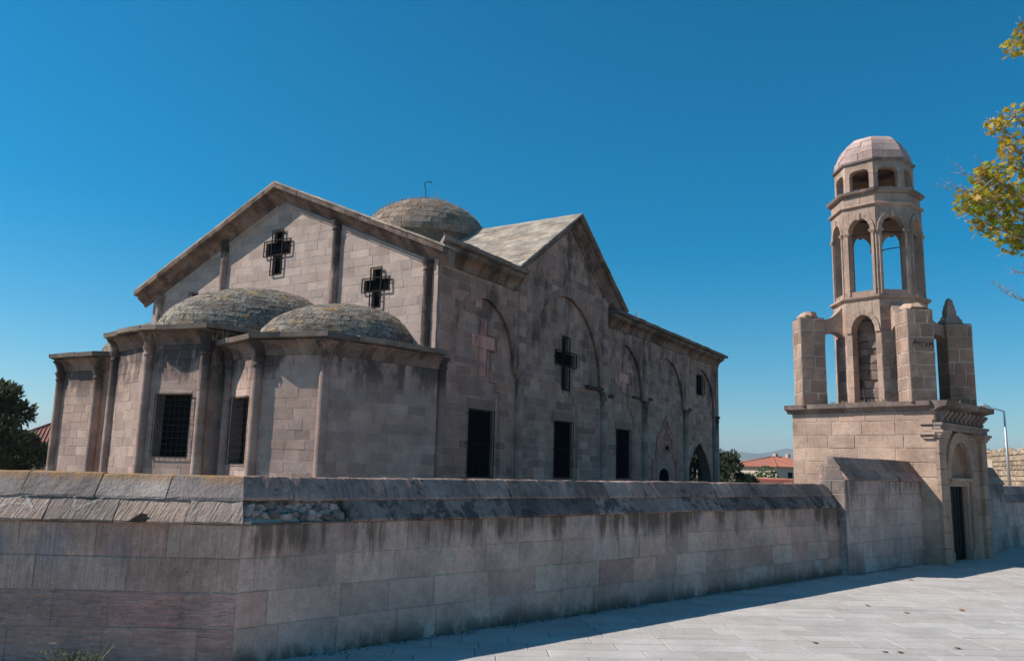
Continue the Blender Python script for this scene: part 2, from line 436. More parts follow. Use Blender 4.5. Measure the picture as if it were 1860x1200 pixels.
M['wall_l'] = stone('tooled_wall_ashlar', (0.56, 0.385, 0.305), chisel=(ANGL, 16.0, 1.1, 3.0), pale=(2.0, 0.60, 0.35, (0.45, 0.41, 0.40)), pores=0.7, bump=0.7,
                    patch=[(tuple(K0 + LV * -1.62 + Z * 0.93), 0.30, (0.22, 0.22, 0.25), 0.45), (tuple(K0 + LV * -1.05 + Z * 0.90), 0.20, (0.26, 0.26, 0.29), 0.35), (tuple(K0 + LV * -2.1 + Z * 0.95), 0.25, (0.24, 0.24, 0.28), 0.4)])
M['wall_lr'] = stone('rough_wall_ashlar', (0.47, 0.31, 0.265), chisel=(ANGL, 1.6, 13.0, 3.2), pale=(2.2, 0.62, 0.25, (0.40, 0.35, 0.33)), bump=0.9)
M['cop_l'] = stone('tooled_coping', (0.42, 0.335, 0.275), chisel=(ANGL + 0.35, 15.0, 1.6, 2.4), pores=0.7, lichen=[(3.0, 0.66, (0.35, 0.22, 0.08), 0.4)], bump=0.7)
M['cop_lt'] = stone('lichened_coping', (0.36, 0.30, 0.265), var=0.4, grime=[(1.44, 1.55, 4.0, 0.40, 0.75, (0.34, 0.19, 0.085)), (1.50, 1.56, 9.0, 0.56, 0.8, (0.42, 0.19, 0.03))], pores=0.6, bump=0.8)
M['cop_r'] = stone('weathered_coping', (0.42, 0.28, 0.225), var=0.5, chisel=(ANGW + 0.3, 11.0, 1.6, 2.0), lichen=[(5.0, 0.57, (0.07, 0.066, 0.066), 0.7), (2.4, 0.68, (0.33, 0.20, 0.06), 0.5)], pores=0.5, bump=0.8)
M['cop_rd'] = stone('blackened_coping', (0.33, 0.235, 0.20), var=0.5, chisel=(ANGW + 0.3, 11.0, 1.6, 2.0), lichen=[(3.0, 0.50, (0.05, 0.048, 0.05), 0.8), (7.0, 0.56, (0.06, 0.056, 0.056), 0.7)], pores=0.5, bump=0.8)
M['wall_mortar'] = stone('street_wall_mortar', (0.46, 0.39, 0.34), var=0.45, bump=0.6)
M['rubble_pale'] = stone('blue_grey_rubble', (0.40, 0.315, 0.275), var=0.5, bump=1.0)
M['paver'] = stone('paver_stone', (0.475, 0.435, 0.405), var=0.18, pale=(0.5, 0.55, 0.35, (0.52, 0.49, 0.46)), lichen=[(0.7, 0.60, (0.36, 0.33, 0.31), 0.45), (6.0, 0.66, (0.27, 0.25, 0.23), 0.5)], bump=0.3, bscale=40)
M['joint'] = stone('paver_joint', (0.25, 0.23, 0.21), var=0.3, bump=0.5)
M['earth'] = stone('dry_earth', (0.22, 0.18, 0.12), var=0.4, bump=0.5)
M['iron'] = plain('black_iron', (0.012, 0.011, 0.011), 0.65, 0.0)
M['glass'] = plain('dark_window', (0.010, 0.010, 0.012), 0.8, 0.0); M['glass'].node_tree.nodes['Principled BSDF'].inputs['Specular IOR Level'].default_value = 0.0; M['iron'].node_tree.nodes['Principled BSDF'].inputs['Specular IOR Level'].default_value = 0.15
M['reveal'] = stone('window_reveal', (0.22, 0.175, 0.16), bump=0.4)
M['white_paint'] = plain('faded_white_paint', (0.62, 0.61, 0.60), 0.9, 0, 0.5, 30)
_nt = M['white_paint'].node_tree; _tr = _nt.nodes.new('ShaderNodeBsdfTransparent'); _mx = _nt.nodes.new('ShaderNodeMixShader'); _no = _nt.nodes.new('ShaderNodeTexNoise'); _no.inputs['Scale'].default_value = 26
_ge = _nt.nodes.new('ShaderNodeNewGeometry'); _nt.links.new(_ge.outputs['Position'], _no.inputs['Vector']); _rp = _nt.nodes.new('ShaderNodeMapRange'); _rp.inputs[1].default_value = 0.35; _rp.inputs[2].default_value = 0.75; _rp.inputs[4].default_value = 0.6
_nt.links.new(_no.outputs['Fac'], _rp.inputs[0]); _nt.links.new(_rp.outputs[0], _mx.inputs[0]); _nt.links.new(_tr.outputs[0], _mx.inputs[1]); _nt.links.new(_nt.nodes['Principled BSDF'].outputs[0], _mx.inputs[2]); _nt.links.new(_mx.outputs[0], _nt.nodes['Material Output'].inputs['Surface'])
M['black_paint'] = plain('black_spray', (0.02, 0.018, 0.02), 0.8, 0, 0.4, 30)
M['leaf'] = plain('autumn_leaf', (0.30, 0.30, 0.03), 0.55, 0, 0.25, 3, trans=True)
M['pine'] = plain('pine_needles', (0.075, 0.095, 0.045), 0.7, 0, 0.4, 1.5, trans=True)
M['bark'] = plain('grey_bark', (0.30, 0.25, 0.22), 0.9, 0, 0.4, 9)
M['pine_bark'] = plain('dark_pine_bark', (0.07, 0.05, 0.04), 0.9, 0, 0.4, 9)
M['twig'] = plain('bare_twig', (0.34, 0.29, 0.28), 0.9, 0, 0.3, 9)
M['straw'] = plain('dry_grass', (0.42, 0.31, 0.17), 0.9, 0, 0.3, 6)
M['tile'] = plain('red_roof_tile', (0.34, 0.115, 0.07), 0.8, 0, 0.25, 4)
M['plaster'] = plain('cream_plaster', (0.50, 0.40, 0.31), 0.9, 0, 0.15, 3)
M['plaster_g'] = plain('grey_plaster', (0.26, 0.23, 0.22), 0.9, 0, 0.15, 3)
M['ruin'] = stone('pale_rubble_stone', (0.46, 0.36, 0.26), var=0.4, bump=0.8)
M['ruin_mortar'] = stone('ruin_earth_mortar', (0.30, 0.22, 0.15), var=0.4, bump=0.8)
M['lamp_metal'] = plain('galvanised_steel', (0.42, 0.43, 0.45), 0.45, 0.5)
M['lamp_head'] = plain('pale_lamp_head', (0.62, 0.63, 0.66), 0.4, 0.1)
M['hill'] = plain('far_hill', (0.16, 0.15, 0.11), 1.0, 0, 0.25, 0.004)

# ================================================================== SETTING
rng = random.Random(5)
# terrain: one sheet, level round the church, falling away behind it
mb = MB(); nx, ny = 44, 44
def gx(i, n, ext): t = 2 * i / (n - 1) - 1; return math.copysign(abs(t) ** 3.2, t) * ext
def terr(x, y):
    d = max(0.0, y - 44) + max(0.0, -x - 22) * 0.8
    return GZ - 0.10 - 2.6 * (1 - math.exp(-d / 14.0))
vs = [(gx(i, nx, 6500), 20 + gx(j, ny, 6500), terr(gx(i, nx, 6500), 20 + gx(j, ny, 6500))) for j in range(ny) for i in range(nx)]
fs = [(j * nx + i, j * nx + i + 1, (j + 1) * nx + i + 1, (j + 1) * nx + i) for j in range(ny - 1) for i in range(nx - 1)]
mb.add(vs, fs); g = mb.build('ground', M['earth']); tag(g, None, None, kind='structure')

# paved street: bed + pavers laid parallel to the near wall
mb = MB()
PF = lambda a, b, z: LV * a - NL * b + Z * z      # a to the right, b away from the camera
mb.add([PF(-8, -6, GZ - 0.006), PF(34, -6, GZ - 0.006), PF(34, 30, GZ - 0.006), PF(-8, 30, GZ - 0.006)], [(0, 1, 2, 3)])
pave = mb.build('street_paving', M['joint']); tag(pave, None, None, kind='structure')
rng = random.Random(11); stones = []
b = -2.0
while b < 29:
    h = rng.uniform(0.28, 0.34) if rng.random() < 0.8 else 0.22
    a = -3.0 + rng.uniform(-0.6, 0)
    while a < 32:
        l = rng.uniform(0.45, 1.0)
        c = PF(a + l / 2, b + h / 2, 0)
        side = (c - K0).dot(NW)
        if side > -0.4 and (c - K0).dot(NL) > -0.4 or (side > -0.3 and (c-K0).dot(WV) > 0):
            poly = [(a, b), (a + l, b), (a + l, b + h), (a, b + h)]
            p1 = inset(poly, 0.0045); p2 = inset(p1, 0.004)
            z = GZ + rng.uniform(-0.0015, 0.0015)
            jz = [rng.uniform(-0.0015, 0.0015) for _ in range(4)]
            V_ = [PF(x, y, z + q) for (x, y), q in zip(p2, jz)] + [PF(x, y, z - 0.004) for x, y in p1]
            F_ = [(0, 1, 2, 3)] + [(i, i + 4, (i + 1) % 4 + 4, (i + 1) % 4) for i in range(4)]
            pp = [project(q) for q in V_[:4]]; cx = sum(p[0] for p in pp) / 4; cy = sum(p[1] for p in pp) / 4
            t = rng.uniform(0.90, 1.07)
            A = abs(area(pp)) if (-20 < cx < 1880 and cy < 1215 and side > 0.05) else -1
            stones.append((A, (V_, F_), (t * rng.uniform(0.98, 1.02), t, t * rng.uniform(0.97, 1.03))))
        a += l
    b += h
emit(pave, stones, M['paver'], 'paver', 300, 'pavers')

# ================================================================== STREET WALL
FL = Fr(K0, LV, NL); FRW = Fr(K0, WV, NW)
SK = math.tan((AZL - AZW) / 2)
wall = thing('stone_wall', K0 + Z * GZ, 'long pinkish ashlar wall with sloping slab coping along the paved street', 'wall')
rows = [GZ - 0.02, 0.27, 0.57, 0.856, 1.142]
ms = Masonry(random.Random(3), gap=0.005, ch=0.007, proud=0.010, rough=0.0025)
def lt(r_, r):
    base = rtint(r_, 0.35); z = r[2]
    return base
for k in range(4):
    q = Masonry(random.Random(30 + k), gap=0.0025, ch=0.006, proud=0.008, rough=0.003)
    for (fr, a0, a1) in ((FL, -7.0, 0.0), (FRW, 0.0, 11.55)):
        q.wall(fr, a0, a1, rows[k:k + 2], 0.0, 0.42, 0.80, tint=lambda r_, r: rtint(r_, 0.45, (1.04, 0.95, 0.93) if r_.random() < 0.25 else (1, 1, 1)))
    for s in q.stones:
        c = sum((Vector(v) for v in s[1][0]), Vector()) / len(s[1][0])
        onleft = (c - K0).dot(NL) > -0.08 and (c - K0).dot(LV) < 0.05
        mt = (M['wall_l'] if k >= 2 else M['wall_lr']) if onleft else M['wall_r']
        b_ = MB(); b_.add(s[1][0], s[1][1], s[2]); b_.build('stone_block', mt, wall)
    for vs_, in [(None,)]: pass
    ms.core.v, ms.core.f, ms.core.t, ms.core.sm = ms.core.v, ms.core.f, ms.core.t, ms.core.sm
    bofs = len(ms.core.v); ms.core.v += q.core.v; ms.core.f += [tuple(i + bofs for i in f) for f in q.core.f]; ms.core.t += q.core.t; ms.core.sm += q.core.sm
# core: back face and body under the coping, set behind the joints
def wall_core(mb, fr, a0, a1, ztop, zridge, d0=0.0, sk0=0.0, sk1=0.0):
    sec = [(d0 - 0.015, GZ - 0.1), (d0 - 0.015, ztop), (d0 - 0.16, ztop + 0.15), (d0 - 0.27, zridge - 0.06), (d0 - 0.36, ztop + 0.15), (d0 - 0.5, ztop), (d0 - 0.5, GZ - 0.1)]
    n = len(sec); vs = [fr.P(a0 + sk0 * d, z, d) for d, z in sec] + [fr.P(a1 + sk1 * d, z, d) for d, z in sec]
    fs = [(i, (i + 1) % n, n + (i + 1) % n, n + i) for i in range(n)] + [tuple(range(n)), tuple(range(n, 2 * n))[::-1]]
    mb.add(vs, fs)
wall_core(ms.core, FL, -7.0, 0.0, 1.142, 1.56, 0, 0, SK); wall_core(ms.core, FRW, 0.0, 11.4, 1.142, 1.56, 0, -SK, 0)
ms.core.build('mortar_bed', M['wall_mortar'], wall)

def coping(parent, fr, a0, a1, zb, mats, d0=0.0, sk0=0.0, sk1=0.0, rg=None, skip=None, lens=((0.55, 0.95), (0.45, 0.8)), nseg=5, rise=(0.225, 0.195), chip=0.010, wide=None):
    """two rows of sloping slabs; section points are (depth, height) from the wall face"""
    r1, r2 = rise
    lo = [(d0 + 0.045, zb + 0.004), (d0 + 0.055, zb + 0.022), (d0 - 0.105, zb + r1), (d0 - 0.15, zb + r1 - 0.02), (d0 - 0.12, zb + 0.003)]
    up = [(d0 - 0.075, zb + r1 - 0.018), (d0 - 0.082, zb + r1 + 0.004), (d0 - 0.215, zb + r1 + r2 - 0.01), (d0 - 0.235, zb + r1 + r2), (d0 - 0.325, zb + r1 + r2 + 0.002), (d0 - 0.47, zb + r1 - 0.02), (d0 - 0.30, zb + r1 - 0.05)]
    bk = [(d0 - 0.425, zb + r1), (d0 - 0.58, zb + 0.02), (d0 - 0.575, zb), (d0 - 0.45, zb), (d0 - 0.38, zb + r1 - 0.03)]
    for sec, ls, mt, nm_ in ((lo, lens[0], mats[0], 'coping_slab'), (up, lens[1], mats[1], 'ridge_slab'), (bk, lens[0], mats[0], 'coping_slab')):
        xs = row_split(a0, a1, ls[0], ls[1], rg)
        for i in range(len(xs) - 1):
            if skip and sec is lo and xs[i] >= skip[0] - 0.01 and xs[i + 1] <= skip[1] + 0.3 and xs[i] < skip[1]:
                if xs[i + 1] > skip[1] + 0.02: xs0 = skip[1]
                else: continue
            else: xs0 = xs[i]
            b0, b1 = xs0 + (0.004 if i else 0), xs[i + 1] - (0.004 if i < len(xs) - 2 else 0)
            mb = MB(); n = len(sec); vs = []; lean = rg.uniform(-0.05, 0.05)
            s0 = sk0 if i == 0 else 0.12 * rg.uniform(-1, 1) * 0.3; s1 = sk1 if i == len(xs) - 2 else lean * 0.3
            ho = rg.uniform(-0.006, 0.006)
            for k in range(nseg + 1):
                t = k / nseg; a = b0 + (b1 - b0) * t; s_ = s0 * (1 - t) + s1 * t
                for (d, z) in sec:
                    e = chip * (1.5 if k in (0, nseg) else 0.8)
                    vs.append(fr.P(a + s_ * (d - d0), z + ho + rg.uniform(-e, e * 0.3) * 0.8, d + rg.uniform(-e, e) * 0.5))
            fs = []
            for k in range(nseg):
                for p in range(n):
                    q = (p + 1) % n; f = (k * n + p, (k + 1) * n + p, (k + 1) * n + q, k * n + q); fs.append(f if not fr.flip else f[::-1])
            fs.append(tuple(range(n))); fs.append(tuple(range(nseg * n, nseg * n + n))[::-1])
            mb.add(vs, fs, rtint(rg, 0.8)); mb.build(nm_, mt, parent)
coping(wall, FL, -7.0, 0.0, 1.142, (M['cop_l'], M['cop_lt']), sk1=SK, rg=random.Random(8), lens=((0.50, 0.72), (0.55, 0.75)))
coping(wall, FRW, 0.0, 11.42, 1.142, (M['cop_rd'], M['cop_r']), sk0=-SK, rg=random.Random(9), skip=(0.0, 1.08))
# the gap in the coping at the corner: rubble core laid bare
rg = random.Random(21)
def rock(mb, c, sx, sy, sz, rg, tint):
    vs = []; n = 6
    for (z, k) in ((-1, 0.75), (-0.1, 1.0), (0.8, 0.7)):
        for i in range(n):
            t = 2 * math.pi * i / n + rg.uniform(-0.3, 0.3); rr = k * rg.uniform(0.75, 1.1)
            vs.append(Vector(c) + WV * (sx * rr * math.cos(t)) + NW * (sy * rr * math.sin(t)) + Z * (sz * (z + rg.uniform(-0.25, 0.25))))
    fs = [(k * n + i, k * n + (i + 1) % n, (k + 1) * n + (i + 1) % n, (k + 1) * n + i) for k in range(2) for i in range(n)] + [tuple(range(n))[::-1], tuple(range(2 * n, 3 * n))]
    mb.add(vs, fs, tint)
for i in range(130):
    s = rg.uniform(0.05, 1.03); lay = rg.random()
    c = FRW.P(s, 1.185 + 0.15 * lay, -0.035 - 0.115 * lay - rg.uniform(0.0, 0.03))
    mb = MB(); w_ = rg.choice((0.02, 0.03, 0.04, 0.06, 0.075)) * rg.uniform(0.8, 1.1); t = rg.uniform(0.35, 1.15)
    rock(mb, c, w_, w_ * 0.8, w_ * rg.uniform(0.4, 0.65), rg, (t, t, t * 1.02)); mb.build('rubble_stone', M['rubble_pale'], wall)
mb = MB()
for (x0, x1) in ((0.0, 0.07), (1.06, 1.13)):
    mb.box(FRW.P(x0, 1.146, -0.14), WV * (x1 - x0), NW * 0.17, Z * 0.03)
mb.box(FRW.P(-0.01, 1.143, -0.2), WV * 1.12, NW * 0.215, Z * 0.012, (0.3, 0.27, 0.25)); mb.build('mortar_ledge', M['rubble_pale'], wall)
# a wedge shaped chip missing from the coping foot, its shaded hollow painted as a dark wedge
mb = MB(); a_ = -0.98
mb.add([FL.P(a_, 1.150, 0.060), FL.P(a_ + 0.17, 1.150, 0.062), FL.P(a_ + 0.165, 1.218, 0.036), FL.P(a_ + 0.11, 1.228, 0.028), FL.P(a_ + 0.08, 1.15, -0.02), FL.P(a_ + 0.1, 1.19, -0.02)],
       [(0, 1, 2, 3), (0, 3, 5, 4), (1, 4, 5, 2), (2, 5, 3), (0, 4, 1)], (0.12, 0.11, 0.1)); mb.build('dark_stone_wedge', M['rubble'], wall)
def strokes(mb, fr, d, lines, w, tint=(1, 1, 1), plane=None):
    for pts in lines:
        for (p, q) in zip(pts[:-1], pts[1:]):
            dx, dz = q[0] - p[0], q[1] - p[1]; L = math.hypot(dx, dz) or 1e-6; nx_, nz_ = -dz / L * w / 2, dx / L * w / 2
            quad = [(p[0] + nx_, p[1] + nz_), (p[0] - nx_, p[1] - nz_), (q[0] - nx_, q[1] - nz_), (q[0] + nx_, q[1] + nz_)]
            if plane: vs = [plane(*c) for c in quad]
            else: vs = [fr.P(c[0], c[1], d) for c in quad]
            mb.add(vs, [(0, 1, 2, 3)], tint)
def cop_plane(a, t): return FL.P(a, 1.164 + 0.203 * t, 0.055 - 0.16 * t) + (NL * 0.785 + Z * 0.62) * 0.011
mb = MB(); strokes(mb, None, 0, [[(-2.13, 0.25), (-1.93, 0.95), (-1.80, 0.30)], [(-1.50, 0.95), (-1.46, 0.35), (-1.24, 0.9)], [(-2.05, 0.55), (-1.86, 0.58)]], 0.028, plane=cop_plane); mb.build('faded_letters', M['white_paint'], wall)

def wall_seg(name, label, s0, s1, zb, d0, seed, end0=False, end1=False, base_mat='wall_r2', grp=None):
    th = thing(name, FRW.P(s0, GZ, d0), label, 'wall')
    rg = random.Random(seed); q = Masonry(rg, gap=0.005, ch=0.007, proud=0.010)
    rw = courses(GZ - 0.02, zb, 0.29, rg, 0.06)
    q.wall(FRW, s0, s1, rw, d0, 0.40, 0.75, tint=lambda r_, r: rtint(r_, 0.35))
    for flag, s, sg in ((end0, s0, -1), (end1, s1, 1)):
        if flag:
            fr = Fr(FRW.P(s, 0, d0), NW, WV * sg)
            q.wall(fr, -0.5, 0.0, rw, 0.0, 0.24, 0.3, zmin=0.9)
            for cell in ([(-0.5, zb), (0.0, zb), (-0.10, zb + 0.20), (-0.43, zb + 0.20)], [(-0.43, zb + 0.20), (-0.10, zb + 0.20), (-0.20, zb + 0.405), (-0.335, zb + 0.405)]):
                if fr.flip: pass
                q.cell(cell, fr, 0.0, (1.15, 1.1, 1.05))
    for s in q.stones:
        b_ = MB(); b_.add(s[1][0], s[1][1], s[2]); b_.build('stone_block', M[base_mat], th)
    wall_core(q.core, FRW, s0 + 0.02, s1 - 0.02, zb, zb + 0.43, d0); q.core.build('mortar_bed', M['wall_mortar'], th)
    coping(th, FRW, s0 + (0.012 if end0 else 0), s1 - (0.012 if end1 else 0), zb, (M['cop_r'], M['cop_r']), d0=d0, rg=rg, rise=(0.22, 0.21), chip=0.006, lens=((0.6, 1.1), (0.6, 1.0)))
    return th
wall_seg('stone_wall', 'raised pale wall section with dark coping on the near side of the bell tower', 11.47, 15.02, 1.64, 0.14, 41, end0=True)
wall_seg('stone_wall', 'raised wall section with dark coping on the far side of the tower gate', 17.86, 20.6, 1.60, 0.10, 42, end1=True)
wall_seg('stone_wall', 'low far stretch of street wall at the right edge beyond the raised section', 20.62, 30.0, 1.14, -0.05, 43)

# ================================================================== BELL TOWER
T0 = FRW.P(16.42, GZ, -1.1)
tower = thing('bell_tower', T0, 'ruined stone bell tower with octagonal belfry and dome above the street gate', 'tower')
S0, S1, TB, TF, ZT = 15.02, 17.84, -2.72, 0.50, 3.14
FTL = Fr(FRW.P(S0, 0, 0), NW, -WV)            # left face, a = t
FTF = Fr(FRW.P(0, 0, TF), WV, NW)             # front face, a = s
FTB = Fr(FRW.P(0, 0, TB), WV, -NW); FTR = Fr(FRW.P(S1, 0, 0), NW, WV)
rg = random.Random(77); q = Masonry(rg, gap=0.005, ch=0.008, proud=0.010)
rowsT = courses(GZ - 0.02, ZT, 0.30, rg, 0.08)
q.wall(FTL, TB, TF, rowsT, 0, 0.4, 0.85, tint=lambda r_, r: rtint(r_, 0.4, (1.08, 1.06, 1.04)))
q.wall(FTB, S0, S1, rowsT, 0, 0.4, 0.85); q.wall(FTR, TB, TF, rowsT, 0, 0.4, 0.85)
GA = Arch(16.32, 0.66, 1.70, 0.80)
hole = [(GA.c - GA.hw, GA.c + GA.hw, -1, 1.70)]
q.wall(FTF, S0, S1, rowsT, 0, 0.35, 0.7, holes=hole + [(GA.c - 1.0, GA.c + 1.0, 2.72, 2.78)], arch=GA, split_at=(GA.c,), tint=lambda r_, r: rtint(r_, 0.35, (0.9, 0.86, 0.84)))
# gate recess: jambs, soffit, back
mb = q.core
ap = GA.pts(20); D = 0.15
def ring_quads(ring, d0, d1, tint):
    for (p, r_) in zip(ring[:-1], ring[1:]): mb.add([FTF.P(p[0], p[1], d0), FTF.P(p[0], p[1], d1), FTF.P(r_[0], r_[1], d1), FTF.P(r_[0], r_[1], d0)], [(0, 1, 2, 3)], tint)
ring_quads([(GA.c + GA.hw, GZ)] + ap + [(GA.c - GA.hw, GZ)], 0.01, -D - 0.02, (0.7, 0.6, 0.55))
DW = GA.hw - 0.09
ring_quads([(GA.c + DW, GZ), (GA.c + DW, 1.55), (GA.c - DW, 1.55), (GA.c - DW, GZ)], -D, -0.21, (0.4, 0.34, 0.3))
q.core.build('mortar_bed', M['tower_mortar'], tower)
emit(tower, q.stones, M['tower'], 'stone_block', 190, 'hidden_blocks')
mb = MB(); mb.add([FTF.P(x, z, -D + 0.03) for x, z in ap], [tuple(range(len(ap)))], (0.8, 0.72, 0.66)); mb.build('tympanum', M['tower'], tower)
mb = MB()                                         # lintel with returned ends
mb.box(FTF.P(GA.c - GA.hw, 1.66, -D), WV * (2 * GA.hw), NW * 0.20, Z * 0.07); mb.box(FTF.P(GA.c - GA.hw, 1.55, -D), WV * (2 * GA.hw), NW * 0.12, Z * 0.11); mb.build('lintel', M['tower'], tower)
for sx in (-1, 1):
    mb = MB(); x = GA.c + sx * (GA.hw - 0.045)
    mb.box(FTF.P(x - 0.045, GZ, -D), WV * 0.09, NW * 0.10, Z * 1.588); mb.box(FTF.P(x - 0.045, GZ, -D + 0.10), WV * 0.09, NW * 0.05, Z * 0.2)
    mb.build('door_jamb', M['tower'], tower)
mb = MB(); mb.box(FTF.P(GA.c - DW, GZ, -0.23), WV * (2 * DW), NW * 0.05, Z * 1.59)
for k in range(6): mb.box(FTF.P(GA.c - DW + 0.04 + k * 0.19, GZ + 0.02, -0.18), WV * 0.012, NW * 0.012, Z * 1.50)
mb.build('gate_door', M['iron'], tower)
# archivolt and side pilasters
mb = MB(); A2 = Arch(GA.c, GA.hw + 0.24, 1.70, 1.05); A1 = Arch(GA.c, GA.hw + 0.005, 1.70, 0.805)
p1, p2 = A1.pts(14), A2.pts(14)
for i in range(14):
    b_ = MB(); quad = [p1[i], p2[i], p2[i + 1], p1[i + 1]]
    g = block_geo(quad, FTF, 0.055, -0.02, 0.003, 0.006, rg, 0.002)
    if g: b_.add(*g, rtint(rg, 0.4)); b_.build('voussoir', M['tower'], tower)
for (x0, x1) in ((S0 - 0.02, S0 + 0.36), (S1 - 0.62, S1 - 0.30), (S1 - 0.30, S1 + 0.03)):
    for k in range(8):
        z0 = GZ + k * 0.325; pr_ = 0.10 if x1 < 17.4 or x0 > 17.5 else 0.02
        if x0 < 15.2: pr_ = 0.07
        g = block_geo([(x0, z0), (x1, z0), (x1, z0 + 0.325), (x0, z0 + 0.325)], FTF, pr_, -0.02, 0.004, 0.008, rg, 0.002)
        b_ = MB(); b_.add(*g, rtint(rg, 0.35, (0.92, 0.9, 0.88))); b_.build('pilaster_block', M['tower'], tower)
    mb = MB(); c0, c1 = x0 - 0.06, x1 + 0.06
    if pr_ > 0.05 or x0 < 15.2:
        for k, e in enumerate((0.03, 0.07, 0.11)): mb.box(FTF.P(c0 + 0.05 - e / 2, 2.56 + k * 0.055, -0.02), WV * (c1 - c0 - 0.1 + e), NW * (pr_ + 0.02 + e), Z * 0.056)
        mb.build('pilaster_capital', M['tower'], tower)
# front entablature: architrave, consoles, cornice
mb = MB(); mb.box(FTF.P(S0 - 0.05, 2.735, -0.02), WV * (S1 - S0 + 0.1), NW * 0.15, Z * 0.09); mb.box(FTF.P(S0 - 0.07, 2.825, -0.02), WV * (S1 - S0 + 0.14), NW * 0.19, Z * 0.055); mb.build('architrave', M['tower_dark'], tower)
for k in range(10):
    x = S0 + 0.12 + k * (S1 - S0 - 0.36) / 9; mb = MB()
    prof = [(0, 0), (0.07, 0.0), (0.12, 0.05), (0.10, 0.10), (0.16, 0.16), (0.21, 0.22), (0.21, 0.26), (0, 0.26)]
    sweep(mb, [(FTF.P(x, 2.88, 0), NW), (FTF.P(x + 0.13, 2.88, 0), NW)], prof, True, rtint(rg, 0.3)); mb.build('console', M['tower_dark'], tower)
def cornice_run(parent, pts, outs, prof, lmin, lmax, mat, rg, name='cornice_stone', z=0.0, side=True, jit=0.006):
    """pts/outs: polyline of points with mitred out vectors; stones are cut along it"""
    for (p, o), (p2, o2) in zip(zip(pts[:-1], outs[:-1]), zip(pts[1:], outs[1:])):
        p, p2 = Vector(p), Vector(p2); L = (p2 - p).length
        d = (p2 - p).normalized(); on = Vector((o.x, o.y, o.z)); 
        nrm = (o - d * o.dot(d)); nrm = nrm.normalized()
        xs = row_split(0, L, min(lmin, L * 0.9), min(lmax, L), rg) if L > lmin * 1.3 else [0, L]
        for i in range(len(xs) - 1):
            e0 = o if i == 0 else nrm; e1 = o2 if i == len(xs) - 2 else nrm
            a, b_ = xs[i] + 0.004, xs[i + 1] - 0.004; h0 = rg.uniform(-jit, jit)
            mb = MB(); pr2 = [(x + (rg.uniform(-jit, jit) if x > 0.05 else 0), zz + h0) for x, zz in prof]
            sweep(mb, [(p + d * a + Z * z, e0), (p + d * b_ + Z * z, e1)], pr2, side, rtint(rg, 0.7)); mb.build(name, mat, parent)
PC = [(-0.05, 0), (0.04, 0.0), (0.10, 0.05), (0.20, 0.08), (0.28, 0.09), (0.30, 0.20), (-0.05, 0.21)]
cornice_run(tower, [FTF.P(S0 - 0.1, 3.14, 0), FTF.P(S1 + 0.1, 3.14, 0)], [NW, NW], PC, 0.4, 0.9, M['tower_dark'], rg, side=False)
PCL = [(-0.05, 0), (0.03, 0), (0.05, 0.06), (0.16, 0.10), (0.17, 0.20), (-0.05, 0.21)]
cornice_run(tower, [FTL.P(TB - 0.12, 3.14, 0), FTL.P(TF - 0.02, 3.14, 0)], [-WV, -WV], PCL, 0.6, 1.2, M['tower_dark'], rg)
cornice_run(tower, [FTR.P(TB - 0.12, 3.14, 0), FTR.P(TF - 0.02, 3.14, 0)], [WV, WV], PCL, 0.6, 1.2, M['tower_dark'], rg, side=False)
cornice_run(tower, [FTB.P(S0 - 0.02, 3.14, 0), FTB.P(S1 + 0.02, 3.14, 0)], [-NW, -NW], PCL, 0.6, 1.2, M['tower_dark'], rg)
# broken pilaster ends on the left face near the corner
for (t0, z0, h, e, ln) in ((0.20, 2.84, 0.10, 0.07, 0.28), (0.24, 2.70, 0.10, 0.03, 0.22), (0.18, 2.62, 0.07, 0.09, 0.34), (0.26, 2.54, 0.06, 0.05, 0.22)):
    mb = MB(); mb.box(FTL.P(t0, z0, -0.01), NW * ln, -WV * (e + 0.02), Z * h); mb.build('broken_moulding', M['tower'], tower)
mb = MB(); mb.box(FRW.P(S0 + 0.02, 3.10, TB + 0.02), WV * (S1 - S0 - 0.04), NW * (TF - TB - 0.04), Z * 0.235); mb.build('platform', M['tower_dark'], tower)
ZP = 3.345
# octagon stages
CT = FRW.P(16.42, 0, -1.1)
def oct_frames(Rv):
    ap_ = Rv * math.cos(math.pi / 8); wd = 2 * Rv * math.sin(math.pi / 8); out = []
    for k in range(8):
        az = AZW + k * math.pi / 4; o_ = hd(az)
        ax = Z.cross(o_)                           # a to the right seen from outside
        out.append((Fr(CT + o_ * ap_, ax, o_), wd))
    return out
def oct_ring(name, Rv, z, prof, mat, rg):
    fr = oct_frames(Rv)
    for k in range(8):
        a = hd(AZW + (k - 0.5) * math.pi / 4); b_ = hd(AZW + (k + 0.5) * math.pi / 4); s = 1 / math.cos(math.pi / 8)
        mb = MB(); sweep(mb, [(CT + a * Rv + Z * z, a * s), (CT + b_ * Rv + Z * z, b_ * s)], [(x + rg.uniform(-0.016, 0.006), zz + rg.uniform(-0.008, 0.006)) for x, zz in prof], False, rtint(rg, 0.4)); mb.build(name, mat, tower)
